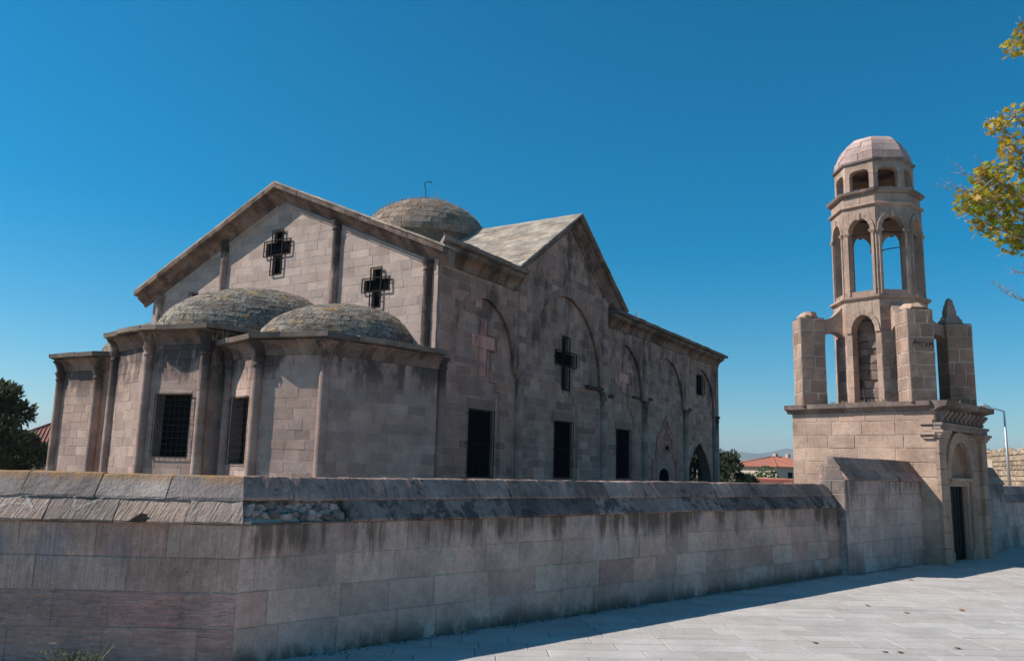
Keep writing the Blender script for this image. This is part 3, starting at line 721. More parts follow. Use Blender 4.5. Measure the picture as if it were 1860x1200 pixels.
def panel(fr, wd, z0, z1, zsill, arch, th, rg, mat, course=0.42, solid=False, inner=None):
    """one octagon face: jambs in courses, sill, arched head; a real wall with thickness"""
    hw = arch.hw; L, Rr = -wd / 2, wd / 2
    def prism(poly, d1=0.0, d0=-th, name='stone_block', gap=0.0025, tint=None):
        p1 = inset(poly, gap); n = len(p1)
        if area(p1) < 1e-4: return
        k = (th * math.tan(math.pi / 8))
        def bk(a):                                  # inner face is narrower: mitre at the corners
            if a <= L + 0.02: return a + k
            if a >= Rr - 0.02: return a - k
            return a
        vs = [fr.P(a + rg.uniform(-0.004, 0.004), z + rg.uniform(-0.003, 0.003), d1 + rg.uniform(-0.006, 0.004)) for a, z in p1] + [fr.P(bk(a), z, d0) for a, z in p1]
        fs = [tuple(range(n)), tuple(range(n, 2 * n))[::-1]] + [(i, n + i, n + (i + 1) % n, (i + 1) % n) for i in range(n)]
        if fr.flip: fs = [f[::-1] for f in fs]
        mb = MB(); mb.add(vs, fs, tint or rtint(rg, 0.4)); mb.build(name, mat, tower)
    if zsill - z0 > 0.05: prism([(L, z0), (Rr, z0), (Rr, zsill), (L, zsill)], name='sill_stone')
    zs = [zsill]
    while zs[-1] < arch.zs - 1e-3: zs.append(min(arch.zs, zs[-1] + course * rg.uniform(0.85, 1.15)) if arch.zs - zs[-1] > course * 1.3 else arch.zs)
    for a0, a1 in ((L, arch.c - hw), (arch.c + hw, Rr)):
        for u0_, u1_ in zip(zs[:-1], zs[1:]): prism([(a0, u0_), (a1, u0_), (a1, u1_), (a0, u1_)])
    pts = arch.pts(10)
    for i in range(10):                            # head, cut in wedges
        p, q_ = pts[i], pts[i + 1]
        xa = Rr if i == 0 else p[0]; xb = L if i == 9 else q_[0]
        if i == 0: prism([p, (Rr, arch.zs), (Rr, z1), (q_[0], z1), q_], gap=0.001)
        elif i == 9: prism([p, (p[0], z1), (L, z1), (L, arch.zs), q_], gap=0.001)
        else: prism([p, (p[0], z1), (q_[0], z1), q_], gap=0.0005, tint=(1, 1, 1))
    # proud archivolt
    if inner:
        p1 = Arch(arch.c, hw, arch.zs, arch.rise).pts(9); p2 = Arch(arch.c, hw + inner, arch.zs, arch.rise + inner).pts(9)
        for i in range(9):
            g = block_geo([p1[i], p2[i], p2[i + 1], p1[i + 1]], fr, 0.03, -0.01, 0.0015, 0.005, rg, 0.001)
            if g: mb = MB(); mb.add(*g, rtint(rg, 0.3)); mb.build('voussoir', mat, tower)
rg = random.Random(99)
R2, R3, R4 = 1.05, 1.02, 0.90
for k, (fr, wd) in enumerate(oct_frames(R2)):
    if k % 2 == 0: panel(fr, wd, ZP, 5.80, ZP, Arch(0, 0.275, 5.02, 0.42), 0.30, rg, M['tower'], inner=0.12)
    else:                                          # faces behind the corner piers are closed walls
        q = Masonry(rg, gap=0.004, ch=0.006, proud=0.006)
        rw = courses(ZP, 5.80, 0.29, rg, 0.08); q.wall(fr, -wd / 2, wd / 2, rw, -0.006, 0.3, 0.5)
        b_ = q.core; b_.box(fr.P(-wd / 2 + 0.13, ZP, -0.30), fr.ax * (wd - 0.26), fr.out * 0.28, Z * 2.44, (0.5, 0.45, 0.42)); b_.build('mortar_bed', M['tower_mortar'], tower)
        for s in q.stones: b_ = MB(); b_.add(s[1][0], s[1][1], s[2]); b_.build('stone_block', M['tower'], tower)
oct_ring('string_course', R2, 5.80, [(-0.25, 0), (0.02, 0), (0.07, 0.04), (0.07, 0.09), (-0.25, 0.09)], M['tower'], rg)
# inside of the lower stage: a broken stair core of dark rubble
mb = MB(); mb.lathe(CT, [(0.60, ZP), (0.60, 5.0), (0.52, 5.3), (0.3, 5.45)], 12, (0.9, 0.85, 0.8)); core_ = mb.build('rubble_core', M['rubble'], tower)
z = ZP + 0.02
while z < 5.1:
    h = rg.uniform(0.15, 0.24); t0 = rg.uniform(0, 1)
    for i in range(12):
        t = 2 * math.pi * (i + t0) / 12; k = rg.uniform(0.75, 1.5); mb = MB(); d = Vector((math.cos(t), math.sin(t), 0)); e = Vector((-d.y, d.x, 0)); w_ = 0.345 * rg.uniform(0.92, 1.0); ro = 0.655 + rg.uniform(-0.03, 0.03)
        p = CT + Z * z; vs = []
        for zz in (0.003, h - 0.003):
            for (r_, x) in ((0.5, -w_ / 2), (ro, -w_ / 2), (ro, w_ / 2), (0.5, w_ / 2)): vs.append(p + d * (r_ + rg.uniform(-0.02, 0.02)) + e * (x + rg.uniform(-0.02, 0.02)) + Z * (zz + rg.uniform(-0.012, 0.012)))
        mb.add(vs, [(3, 2, 1, 0), (4, 5, 6, 7), (0, 1, 5, 4), (1, 2, 6, 5), (2, 3, 7, 6), (3, 0, 4, 7)], (k, k, k)); mb.build('rubble_stone', M['rubble'], core_)
    z += h
Z3 = 5.89
for k, (fr, wd) in enumerate(oct_frames(R3)):
    panel(fr, wd, Z3, 8.06, Z3 + 0.13, Arch(0, 0.262, 7.45, 0.34), 0.20, rg, M['tower'], course=0.55, inner=0.11)
    # slim pilaster strips and imposts beside the opening
    for s in (-1, 1):
        mb = MB(); x = s * 0.305
        mb.box(fr.P(x - 0.03, Z3 + 0.02, -0.005), fr.ax * 0.06, fr.out * 0.035, Z * 1.50); mb.build('pilaster_strip', M['tower'], tower)
        mb = MB(); mb.box(fr.P(x - 0.06, 7.40, -0.005), fr.ax * 0.12, fr.out * 0.05, Z * 0.035); mb.box(fr.P(x - 0.075, 7.435, -0.005), fr.ax * 0.15, fr.out * 0.065, Z * 0.03); mb.build('impost', M['tower'], tower)
    mb = MB(); mb.box(fr.P(-0.04, 7.75, 0.0), fr.ax * 0.08, fr.out * 0.055, Z * 0.16); mb.build('keystone', M['tower'], tower)
    if k % 2 == 0 or k == 3:
        mb = MB(); mb.bar(fr.P(-0.24, 7.42, -0.1), fr.P(0.24, 7.42, -0.1), 0.012); mb.build('tie_bar', M['iron'], tower)
oct_ring('string_course', R3, 8.06, [(-0.2, 0), (0.02, 0), (0.06, 0.03), (0.06, 0.07), (-0.2, 0.07)], M['tower'], rg)
for k, (fr, wd) in enumerate(oct_frames(R3 - 0.01)):
    for (a0, a1) in ((-wd / 2, 0.03), (0.03, wd / 2)):
        g = block_geo([(a0, 8.13), (a1, 8.13), (a1, 8.36), (a0, 8.36)], fr, 0.0, -0.2, 0.003, 0.006, rg, 0.002); mb = MB(); mb.add(*g, rtint(rg, 0.4)); mb.build('frieze_block', M['tower'], tower)
oct_ring('cornice_stone', R3, 8.36, [(-0.25, 0), (0.02, 0), (0.05, 0.03), (0.09, 0.05), (0.10, 0.11), (-0.25, 0.12)], M['tower_dark'], rg)
mb = MB(); mb.add([CT + hd(AZW + (k + 0.5) * math.pi / 4) * 1.0 + Z * 8.47 for k in range(8)][::-1], [tuple(range(8))]); mb.build('belfry_floor', M['tower_dark'], tower)
Z4 = 8.48
for k, (fr, wd) in enumerate(oct_frames(R4)):
    panel(fr, wd, Z4, 9.20, Z4 + 0.02, Arch(0, 0.235, 8.90, 0.14, 3.0, 3.0), 0.17, rg, M['tower'], course=0.5)
oct_ring('cornice_stone', R4, 9.20, [(-0.2, 0), (0.02, 0), (0.05, 0.025), (0.06, 0.07), (-0.2, 0.08)], M['tower_dark'], rg)
# eight sided dome of stone courses, crown broken
def dome_r(t): return (0.90 * math.cos(t * 1.12), 9.28 + 0.76 * math.sin(t * 1.12) / math.sin(1.12))
lv = [0, 0.22, 0.42, 0.62, 0.82, 1.0]
for k in range(8):
    a0, a1 = AZW + (k - 0.5) * math.pi / 4, AZW + (k + 0.5) * math.pi / 4
    for i in range(5):
        (ra, za), (rb, zb) = dome_r(lv[i]), dome_r(lv[i + 1]); n = 2 if i < 3 else 1
        if i == 4 and k in (2, 5, 4, 3): continue
        off = rg.uniform(0.35, 0.65)
        cuts = [0, off, 1] if n == 2 else [0, 1]
        for c0, c1 in zip(cuts[:-1], cuts[1:]):
            def Q(t, r_, z): return CT + (hd(a0) * (1 - t) + hd(a1) * t) * r_ + Z * z
            P4 = [Q(c0, ra, za), Q(c1, ra, za), Q(c1, rb, zb), Q(c0, rb, zb)]
            cen = sum(P4, Vector()) / 4; outv = (cen - (CT + Z * 9.0)).normalized(); e = rg.uniform(-0.014, 0.016)
            P4 = [cen + (p - cen) * 0.985 for p in P4]
            P4 = [p + outv * e for p in P4]
            mb = MB(); mb.add(P4 + [p - outv * 0.14 for p in P4], [(0, 3, 2, 1), (4, 5, 6, 7), (0, 1, 5, 4), (1, 2, 6, 5), (2, 3, 7, 6), (3, 0, 4, 7)], rtint(rg, 0.5)); mb.build('dome_stone', M['dome_t'], tower)
mb = MB()
mb.lathe(CT, [(0.82, 9.30), (0.70, 9.58), (0.42, 9.84), (0.3, 9.90)], 8, (0.5, 0.45, 0.42)); mb.build('dome_lining', M['dome_t'], tower)
for i in range(7):
    t = rg.uniform(0, 6.28); r_ = rg.uniform(0.12, 0.34); mb = MB(); rock(mb, CT + Vector((math.cos(t) * r_, math.sin(t) * r_, 9.95)), 0.15, 0.13, 0.05, rg, (1, 1, 1)); mb.build('crown_stone', M['dome_t'], tower)
# four diagonal corner piers with flying arches
def pier(k, ztop, cap):
    az = AZW + (k + 0.5) * math.pi / 2; o_ = hd(az); tv = Z.cross(o_); wd, ri, ro = 0.56, 1.44, 2.02
    rg = random.Random(200 + k); q = Masonry(rg, gap=0.008, ch=0.008, proud=0.008, rough=0.006)
    rw = courses(ZP - 0.03, ztop, 0.295, rg, 0.12)
    frs = [(Fr(CT + o_ * ro, tv, o_), -wd / 2, wd / 2), (Fr(CT + tv * (wd / 2), o_, tv), ri, ro), (Fr(CT - tv * (wd / 2), o_, -tv), ri, ro), (Fr(CT + o_ * ri, tv, -o_), -wd / 2, wd / 2)]
    for fr, a0, a1 in frs: q.wall(fr, a0, a1, rw, 0, 0.2, 0.42, tint=lambda r_, r: rtint(r_, 0.5, (0.86, 0.82, 0.80)))
    q.core.box(CT + o_ * (ri + 0.01) - tv * (wd / 2 - 0.01) + Z * (ztop - 0.05), o_ * (ro - ri - 0.02), tv * (wd - 0.02), Z * 0.04)
    pr_ = q.core.build('pier', M['tower_mortar'], tower)
    for s in q.stones: b_ = MB(); b_.add(s[1][0], s[1][1], s[2]); b_.build('stone_block', M['tower'], pr_)
    mb = MB(); g = [CT + o_ * ri - tv * wd / 2, CT + o_ * ro - tv * wd / 2, CT + o_ * ro + tv * wd / 2, CT + o_ * ri + tv * wd / 2]
    mb.add([p + Z * (ztop + 0.012) for p in g], [(0, 1, 2, 3)]); mb.build('pier_top', M['tower_dark'], pr_)
    # flying arch to the octagon: curved underside, concave top
    fr = Fr(CT - tv * 0.16, o_, -tv); mb = MB(); n = 10; lo = []; hi = []
    for i in range(n + 1):
        t = i / n; x = 0.93 + (ri + 0.04 - 0.93) * t
        lo.append((x, 4.78 + 0.34 * math.sqrt(max(0, 1 - (1 - 2 * (0.08 + 0.90 * t)) ** 2))))
        hi.append((x, ztop - 0.02 + (5.80 - ztop) * (1 - t) ** 2.2 + 0.0))
    P_ = []
    for d in (0.0, -0.34):
        P_ += [fr.P(x, z, d) for x, z in lo] + [fr.P(x, z, d) for x, z in hi]
    m1 = n + 1; fs = []
    for i in range(n):
        fs += [(i, i + 1, m1 + i + 1, m1 + i), (2 * m1 + i, 3 * m1 + i, 3 * m1 + i + 1, 2 * m1 + i + 1), (i, 2 * m1 + i, 2 * m1 + i + 1, i + 1), (m1 + i, m1 + i + 1, 3 * m1 + i + 1, 3 * m1 + i)]
    mb.add(P_, fs); mb.build('flying_arch', M['tower'], tower)
    mb = MB()
    if cap == 'stump':
        rock(mb, CT + o_ * 1.73 + Z * (ztop + 0.09), 0.27, 0.27, 0.11, rg, (1.05, 1, 0.95))
    else:
        zz = ztop + 0.01
        for (w_, w2, h) in ((0.42, 0.38, 0.12), (0.34, 0.26, 0.10), (0.24, 0.22, 0.14), (0.20, 0.17, 0.14), (0.14, 0.10, 0.12), (0.08, 0.03, 0.05)):
            c_ = CT + o_ * 1.66; e1, e2 = o_, tv; j = lambda: rg.uniform(-0.012, 0.012)
            vs = [c_ + e1 * (sx * w_ / 2 + j()) + e2 * (sy * w_ / 2 + j()) + Z * zz for sx, sy in ((-1, -1), (1, -1), (1, 1), (-1, 1))] + [c_ + e1 * (sx * w2 / 2 + j()) + e2 * (sy * w2 / 2 + j()) + Z * (zz + h) for sx, sy in ((-1, -1), (1, -1), (1, 1), (-1, 1))]
            mb.add(vs, [(0, 3, 2, 1), (4, 5, 6, 7), (0, 1, 5, 4), (1, 2, 6, 5), (2, 3, 7, 6), (3, 0, 4, 7)], (0.95, 0.93, 0.9)); zz += h
    mb.build('pier_finial', M['tower'], tower)
    return frs
frs = {k: pier(k, z_, c_) for k, z_, c_ in ((0, 5.35, 'pinnacle'), (1, 5.33, 'stump'), (2, 5.42, 'stump'), (3, 5.40, 'stump'))}
fr = frs[1][0][0]
mb = MB(); strokes(mb, fr, 0.024, [[(-0.19, 4.50), (-0.15, 4.66), (-0.09, 4.57)], [(-0.19, 4.58), (-0.08, 4.60), (-0.04, 4.54)], [(-0.06, 4.60), (0.06, 4.605)], [(0.0, 4.60), (0.005, 4.48)], [(0.07, 4.50), (0.10, 4.60), (0.135, 4.50)], [(0.16, 4.50), (0.175, 4.61), (0.20, 4.54), (0.23, 4.61), (0.245, 4.49)]], 0.013); mb.build('graffiti', M['black_paint'], tower)

# ================================================================== CHURCH
church = thing('church', O0 + U * 10 + V * 6.9 + Z * GZ, 'old reddish stone church with gables, domes, three apses and barred cross windows', 'church')
FS = Fr(O0, U, -V); FE = Fr(O0, V, -U)
rgc = random.Random(17)
ROWS = courses(GZ, 12.0, 0.282, rgc, 0.13)
STONES = []
def finish(ms, name, mat):
    global STONES
    w_ = ms.core.build(name, M['mortar_apse'] if mat is M['apse'] else M['mortar_gable'] if mat is M['gable'] else M['mortar'], church); STONES += [(s[0], s[1], s[2], mat, w_) for s in ms.stones]
def reveal(mb, fr, rect, d, depth, tint=(1, 1, 1)):
    a0, a1, z0, z1 = rect; c = [(a0, z0), (a1, z0), (a1, z1), (a0, z1)]
    for i in range(4):
        p, q = c[i], c[(i + 1) % 4]
        mb.add([fr.P(*p, d + 0.012), fr.P(*q, d + 0.012), fr.P(*q, d - depth), fr.P(*p, d - depth)], [(0, 1, 2, 3)], tint)
def barred_window(fr, rect, d, nb=5, nh=3, proud=0.10, depth=0.35, bars=0.011, mesh=False):
    a0, a1, z0, z1 = rect; mb = MB()
    mb.add([fr.P(a0, z0, d - depth + 0.02), fr.P(a1, z0, d - depth + 0.02), fr.P(a1, z1, d - depth + 0.02), fr.P(a0, z1, d - depth + 0.02)], [(0, 1, 2, 3)])
    w_ = mb.build('window', M['glass'], church)
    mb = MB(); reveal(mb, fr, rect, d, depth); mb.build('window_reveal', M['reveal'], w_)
    b0, b1, y0, y1 = a0 - 0.02, a1 + 0.02, z0 - 0.02, z1 + 0.02; dd = d + proud
    for p, q in (((b0, y0), (b1, y0)), ((b1, y0), (b1, y1)), ((b1, y1), (b0, y1)), ((b0, y1), (b0, y0))):
        mb = MB(); mb.bar(fr.P(*p, dd), fr.P(*q, dd), bars * 2.0, 4); mb.build('frame_bar', M['iron'], w_)
    for i in range(1, nb + 1):
        x = b0 + (b1 - b0) * i / (nb + 1); mb = MB(); mb.bar(fr.P(x, y0, dd), fr.P(x, y1, dd), bars, 5); mb.build('bar', M['iron'], w_)
    for i in range(1, nh + 1):
        y = y0 + (y1 - y0) * i / (nh + 1); mb = MB(); mb.bar(fr.P(b0, y, dd), fr.P(b1, y, dd), bars, 5); mb.build('bar', M['iron'], w_)
    for x in (b0, b1):
        for y in (y0 + 0.15, (y0 + y1) / 2, y1 - 0.15):
            mb = MB(); s = -1 if x == b0 else 1; mb.bar(fr.P(x, y, dd), fr.P(x + s * 0.12, y, d), bars * 1.4, 4); mb.build('bracket', M['iron'], w_)
def cross_window(fr, ca, cz, hw, up_, dn, arm, d, zarm, proud=0.07):
    V1 = (ca - hw, ca + hw, cz - dn, cz + up_); H1 = (ca - arm, ca + arm, zarm - hw, zarm + hw)
    mb = MB()
    for r_ in (V1, H1): mb.add([fr.P(r_[0], r_[2], d - 0.13), fr.P(r_[1], r_[2], d - 0.13), fr.P(r_[1], r_[3], d - 0.13 + (0.003 if r_ is H1 else 0)), fr.P(r_[0], r_[3], d - 0.13)], [(0, 1, 2, 3)])
    w_ = mb.build('cross_window', M['glass'], church)
    out = [(V1[0], V1[2]), (V1[1], V1[2]), (V1[1], H1[2]), (H1[1], H1[2]), (H1[1], H1[3]), (V1[1], H1[3]), (V1[1], V1[3]), (V1[0], V1[3]), (V1[0], H1[3]), (H1[0], H1[3]), (H1[0], H1[2]), (V1[0], H1[2])]
    mb = MB()
    for i in range(12):
        p, q = out[i], out[(i + 1) % 12]; mb.add([fr.P(*p, d + 0.012), fr.P(*q, d + 0.012), fr.P(*q, d - 0.15), fr.P(*p, d - 0.15)], [(0, 1, 2, 3)])
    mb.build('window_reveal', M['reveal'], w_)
    for r_ in (V1, H1):                              # two crossing iron frames
        x0, x1, y0, y1 = r_[0] - 0.03, r_[1] + 0.03, r_[2] - 0.03, r_[3] + 0.03
        for p, q in (((x0, y0), (x1, y0)), ((x1, y0), (x1, y1)), ((x1, y1), (x0, y1)), ((x0, y1), (x0, y0))):
            mb = MB(); mb.bar(fr.P(*p, d + proud), fr.P(*q, d + proud), 0.022, 4); mb.build('frame_bar', M['iron'], w_)
    for (x, y) in ((V1[0], V1[3] - 0.15), (V1[1], V1[3] - 0.15), (V1[0], V1[2] + 0.15), (V1[1], V1[2] + 0.15), (H1[0], zarm), (H1[1], zarm)):
        s = -1 if x < ca else 1; mb = MB(); mb.bar(fr.P(x + s * 0.03, y, d + proud), fr.P(x + s * 0.12, y, d), 0.015, 4); mb.build('bracket', M['iron'], w_)
    return [V1, H1]

# --- south wall
P_S = [0.30, 4.88, 11.72, 16.22, 21.76, 26.88]
ZSP, ZTOP = 4.90, 7.78
TC, TZ, TS = 8.45, 11.58, 0.685                   # transept gable: centre, apex, slope
rec = -0.11; pw = 0.25
WIN = {0: (1.94, 3.35, 1.40, 3.48), 1: (7.58, 9.03, 1.40, 3.46), 2: (13.18, 14.68, 1.40, 3.45)}
ARCHS = []
for i in range(5):
    a0, a1 = P_S[i] + pw, P_S[i + 1] - pw; c = (a0 + a1) / 2; hw = (a1 - a0) / 2
    rise = {0: 2.25, 1: 3.40, 2: 2.30, 3: 2.38, 4: 2.42}[i]
    ARCHS.append(Arch(c, hw - (0.12 if i else 0.2), ZSP, rise, 2.0, 1.9))
DOOR = Arch(24.15, 2.02, 0.9, 2.38, 1.9, 1.25)
for i in range(5):
    ms = Masonry(random.Random(300 + i), gap=0.0075, ch=0.009, proud=0.012, rough=0.003)
    a0, a1 = P_S[i] + pw, P_S[i + 1] - pw; A = ARCHS[i]; holes = []
    if i in WIN:
        holes.append(WIN[i]); 
    if i == 1: holes += [(8.37 - 0.25, 8.37 + 0.25, 4.72, 6.72), (8.37 - 0.82, 8.37 + 0.82, 5.66, 6.12)]
    if i == 4: holes += [(23.75, 24.75, 5.92, 6.98)]
    if i == 4:
        ms.wall(FS, a0, a1, ROWS, rec, 0.38, 0.85, arch=DOOR, zmax=3.3, split_at=(DOOR.c,))
        ms.wall(FS, a0, a1, ROWS, rec, 0.38, 0.85, zmin=3.3, zmax=ZSP, holes=holes)
    else:
        ms.wall(FS, a0, a1, ROWS, rec, 0.38, 0.85, zmax=ZSP, holes=holes)
    top = ZTOP if i != 1 else 11.6
    cuts = [((TC + 9, TZ - 0.25 - TS * 9), (TC, TZ - 0.25)), ((TC, TZ - 0.25), (TC - 9, TZ - 0.25 - TS * 9))] if i == 1 else []
    ms.wall(FS, a0, a1, ROWS, 0.0, 0.38, 0.85, zmin=ZSP, zmax=top, holes=holes, arch=A, darch=rec, split_at=(A.c,), cuts=cuts)
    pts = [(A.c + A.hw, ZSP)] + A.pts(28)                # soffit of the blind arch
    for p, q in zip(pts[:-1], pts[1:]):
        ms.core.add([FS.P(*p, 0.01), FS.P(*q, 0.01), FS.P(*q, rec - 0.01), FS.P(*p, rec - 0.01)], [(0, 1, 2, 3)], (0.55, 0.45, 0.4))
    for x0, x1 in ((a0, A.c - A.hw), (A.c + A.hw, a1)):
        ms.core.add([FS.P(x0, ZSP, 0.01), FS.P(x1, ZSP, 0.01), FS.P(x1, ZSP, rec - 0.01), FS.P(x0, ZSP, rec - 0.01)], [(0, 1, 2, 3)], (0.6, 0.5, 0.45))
    # arch ring of thin voussoirs on the wall face
    if i in (0, 1, 2):
        p1, p2 = A.pts(26), Arch(A.c, A.hw + 0.28, ZSP, A.rise + 0.28, 2.0, 1.9).pts(26)
        for k in range(26):
            g = block_geo([p1[k], p2[k], p2[k + 1], p1[k + 1]], FS, 0.022, 0.0, 0.006, 0.006, rgc, 0.002)
            if g:
                b_ = MB(); b_.add(*g, rtint(rgc, 0.5, (0.88, 0.86, 0.86))); b_.build('voussoir', M['church'], church)
    # flat pilaster strip above each capital
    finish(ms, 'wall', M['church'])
ms = Masonry(random.Random(330), gap=0.007, ch=0.009, proud=0.012)
for i, p in enumerate(P_S):
    top = ZTOP
    if i in (1, 2): top = 8.9
    ms.wall(FS, p - pw, p + pw, ROWS, 0.05, 0.6, 0.7, zmin=ZSP, zmax=top)
    for s in (-1, 1): ms.core.add([FS.P(p + s * pw, ZSP, 0.06), FS.P(p + s * pw, top, 0.06), FS.P(p + s * pw, top, -0.12), FS.P(p + s * pw, ZSP, -0.12)], [(0, 1, 2, 3)])
    ms.core.add([FS.P(p - pw, GZ, -0.10), FS.P(p + pw, GZ, -0.10), FS.P(p + pw, ZSP, -0.10), FS.P(p - pw, ZSP, -0.10)], [(0, 1, 2, 3)])
# end strip beyond the last pilaster and the first one before the corner
ms.wall(FS, P_S[5] + pw, 27.2, ROWS, 0.0, 0.1, 0.2, zmax=ZTOP); ms.wall(FS, 0.0, P_S[0] - pw, ROWS, 0.0, 0.04, 0.1, zmax=ZTOP)
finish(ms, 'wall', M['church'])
for i, r_ in WIN.items():
    barred_window(FS, r_, rec, nb=4, nh=1, proud=0.06, bars=0.008, depth=0.10)
    mb = MB(); mb.box(FS.P(r_[0] - 0.12, r_[3] + 0.02, rec), U * (r_[1] - r_[0] + 0.24), -V * 0.03, Z * 0.34, (0.72, 0.7, 0.7)); mb.build('window_lintel', M['church'], church)
    # stepped moulding that climbs beside the window towards the cross
    x = r_[1] + 0.30; pts = [(x, 1.0), (x, 4.15), (x - 0.28, 4.15), (x - 0.28, 4.45), (x - 0.62, 4.45), (x - 0.62, 5.5), (x - 0.30, 5.5), (x - 0.30, 6.1)]
    for p, q in zip(pts[:-1], pts[1:]):
        mb = MB(); mb.bar(FS.P(*p, rec + 0.012), FS.P(*q, rec + 0.012), 0.016, 4, (0.6, 0.56, 0.55)); mb.bar(FS.P(p[0] + 0.10, p[1] + 0.0, rec + 0.03), FS.P(q[0] + 0.10, q[1], rec + 0.012), 0.012, 4, (0.6, 0.56, 0.55)); mb.build('moulding', M['church'], church)
barred_window(FS, (23.75, 24.75, 5.92, 6.98), rec, nb=3, nh=1, depth=0.10)
cross_window(FS, 8.37, 5.7, 0.25, 1.02, 0.98, 0.82, rec, 5.89)
def carved_cross(c, zb, zt, za, hw, arm):
    mb = MB()
    for k, (poly, tn) in enumerate((([(c - hw, zb + 0.42), (c + hw, zb + 0.42), (c + hw, za - hw), (c - hw, za - hw)], 1.0), ([(c - arm, za - hw), (c + arm, za - hw), (c + arm, za + hw), (c - arm, za + hw)], 1.12),
                     ([(c - hw, za + hw), (c + hw, za + hw), (c + hw, zt), (c - hw, zt)], 0.75), ([(c - hw, zb), (c + hw, zb), (c + hw, zb + 0.27), (c - hw, zb + 0.27)], 1.0))):
        g = block_geo(poly, FS, rec + 0.05, rec - 0.01, 0.003, 0.012, rgc, 0.002)
        b_ = MB(); b_.add(*g, (tn, tn, tn)); b_.build('carved_cross', M['pink'], church)
    out = [(c + hw + 0.05, zb), (c + hw + 0.05, za - hw - 0.05), (c + arm + 0.05, za - hw - 0.05), (c + arm + 0.05, za + hw + 0.05), (c + hw + 0.05, za + hw + 0.05), (c + hw + 0.05, zt)]
    for p, q in zip(out[:-1], out[1:]): b_ = MB(); b_.bar(FS.P(*p, rec + 0.015), FS.P(*q, rec + 0.015), 0.02, 4, (0.5, 0.46, 0.45)); b_.build('moulding', M['church'], church)
carved_cross(2.60, 4.60, 6.50, 5.72, 0.21, 0.68); carved_cross(13.95, 4.65, 6.50, 5.75, 0.20, 0.55)
# carved pink niche in the fourth bay
nc = 19.1; mb = MB()
def slab(poly, d, mat, name, tn=1.0):
    # any outline, extruded from the recess plane
    vs = [FS.P(a, z, rec + d) for a, z in poly] + [FS.P(a, z, rec - 0.005) for a, z in poly]; n = len(poly)
    b_ = MB(); b_.add(vs, [tuple(range(n))] + [(i, n + i, n + (i + 1) % n, (i + 1) % n) for i in range(n)], (tn, tn, tn)); return b_.build(name, mat, church)
NS = 1.95
steps = [(0.95, 0.0, 2.3), (0.75, 2.3, 2.62), (0.66, 2.62, 3.35), (0.5, 3.35, 3.58), (0.38, 3.58, 3.78)]
for s in (-1, 1):
    for k, (w_, z0, z1) in enumerate(steps):
        x0, x1 = nc + s * (w_ - 0.30) * NS, nc + s * w_ * NS
        slab([(min(x0, x1), z0), (max(x0, x1), z0), (max(x0, x1), z1 - 0.004), (min(x0, x1), z1 - 0.004)], 0.055, M['pink'], 'niche_border', 0.62 + 0.06 * k)
    p0, p1 = (nc + s * 0.40 * NS, 3.55), (nc, 4.48)
    slab([p0, (nc + s * 0.28 * NS, 3.55), (nc, 4.26), p1][::s], 0.07, M['pink'], 'niche_gable', 0.75)
slab([(nc - 0.27 * NS, 3.56), (nc + 0.27 * NS, 3.56), (nc, 4.24)], 0.03, M['pink'], 'niche_panel', 0.42)
slab([(nc - 0.34 * NS, 3.30), (nc + 0.34 * NS, 3.30), (nc + 0.34 * NS, 3.53), (nc - 0.34 * NS, 3.53)], 0.04, M['pink'], 'niche_panel', 0.5)
for k, (w_, d, mt, tn) in enumerate(((0.32, 0.05, 'pink', 0.8), (0.22, 0.065, 'pink', 0.5), (0.09, 0.07, 'glass', 1))):
    slab([(nc - w_ * NS, 2.86 - w_), (nc + w_ * NS, 2.86 - w_), (nc + w_ * NS, 2.86 + w_), (nc - w_ * NS, 2.86 + w_)], d, M[mt], 'niche_square', tn)
slab([(nc - 0.4 * NS, 2.10), (nc + 0.4 * NS, 2.10), (nc + 0.4 * NS, 2.2), (nc - 0.4 * NS, 2.2)], 0.05, M['church'], 'niche_ledge', 1.1)
nd_ = Arch(nc - 0.3, 0.62, 1.5, 0.36); slab([(nc - 0.92, 0.4), (nc + 0.32, 0.4)] + nd_.pts(10), 0.03, M['glass'], 'niche_doorway')
# broken black ledge stones by the springing
for (x0, x1, z0, h, e) in ((10.1, 11.5, 4.93, 0.13, 0.22), (14.9, 15.9, 4.95, 0.10, 0.16), (16.5, 17.0, 4.98, 0.12, 0.2), (12.3, 12.8, 4.75, 0.14, 0.1), (21.95, 22.5, 4.9, 0.12, 0.2)):
    mb = MB(); mb.box(FS.P(x0, z0, rec - 0.02), U * (x1 - x0), -V * e, Z * h, (0.22, 0.2, 0.2)); mb.build('broken_ledge', M['church'], church)
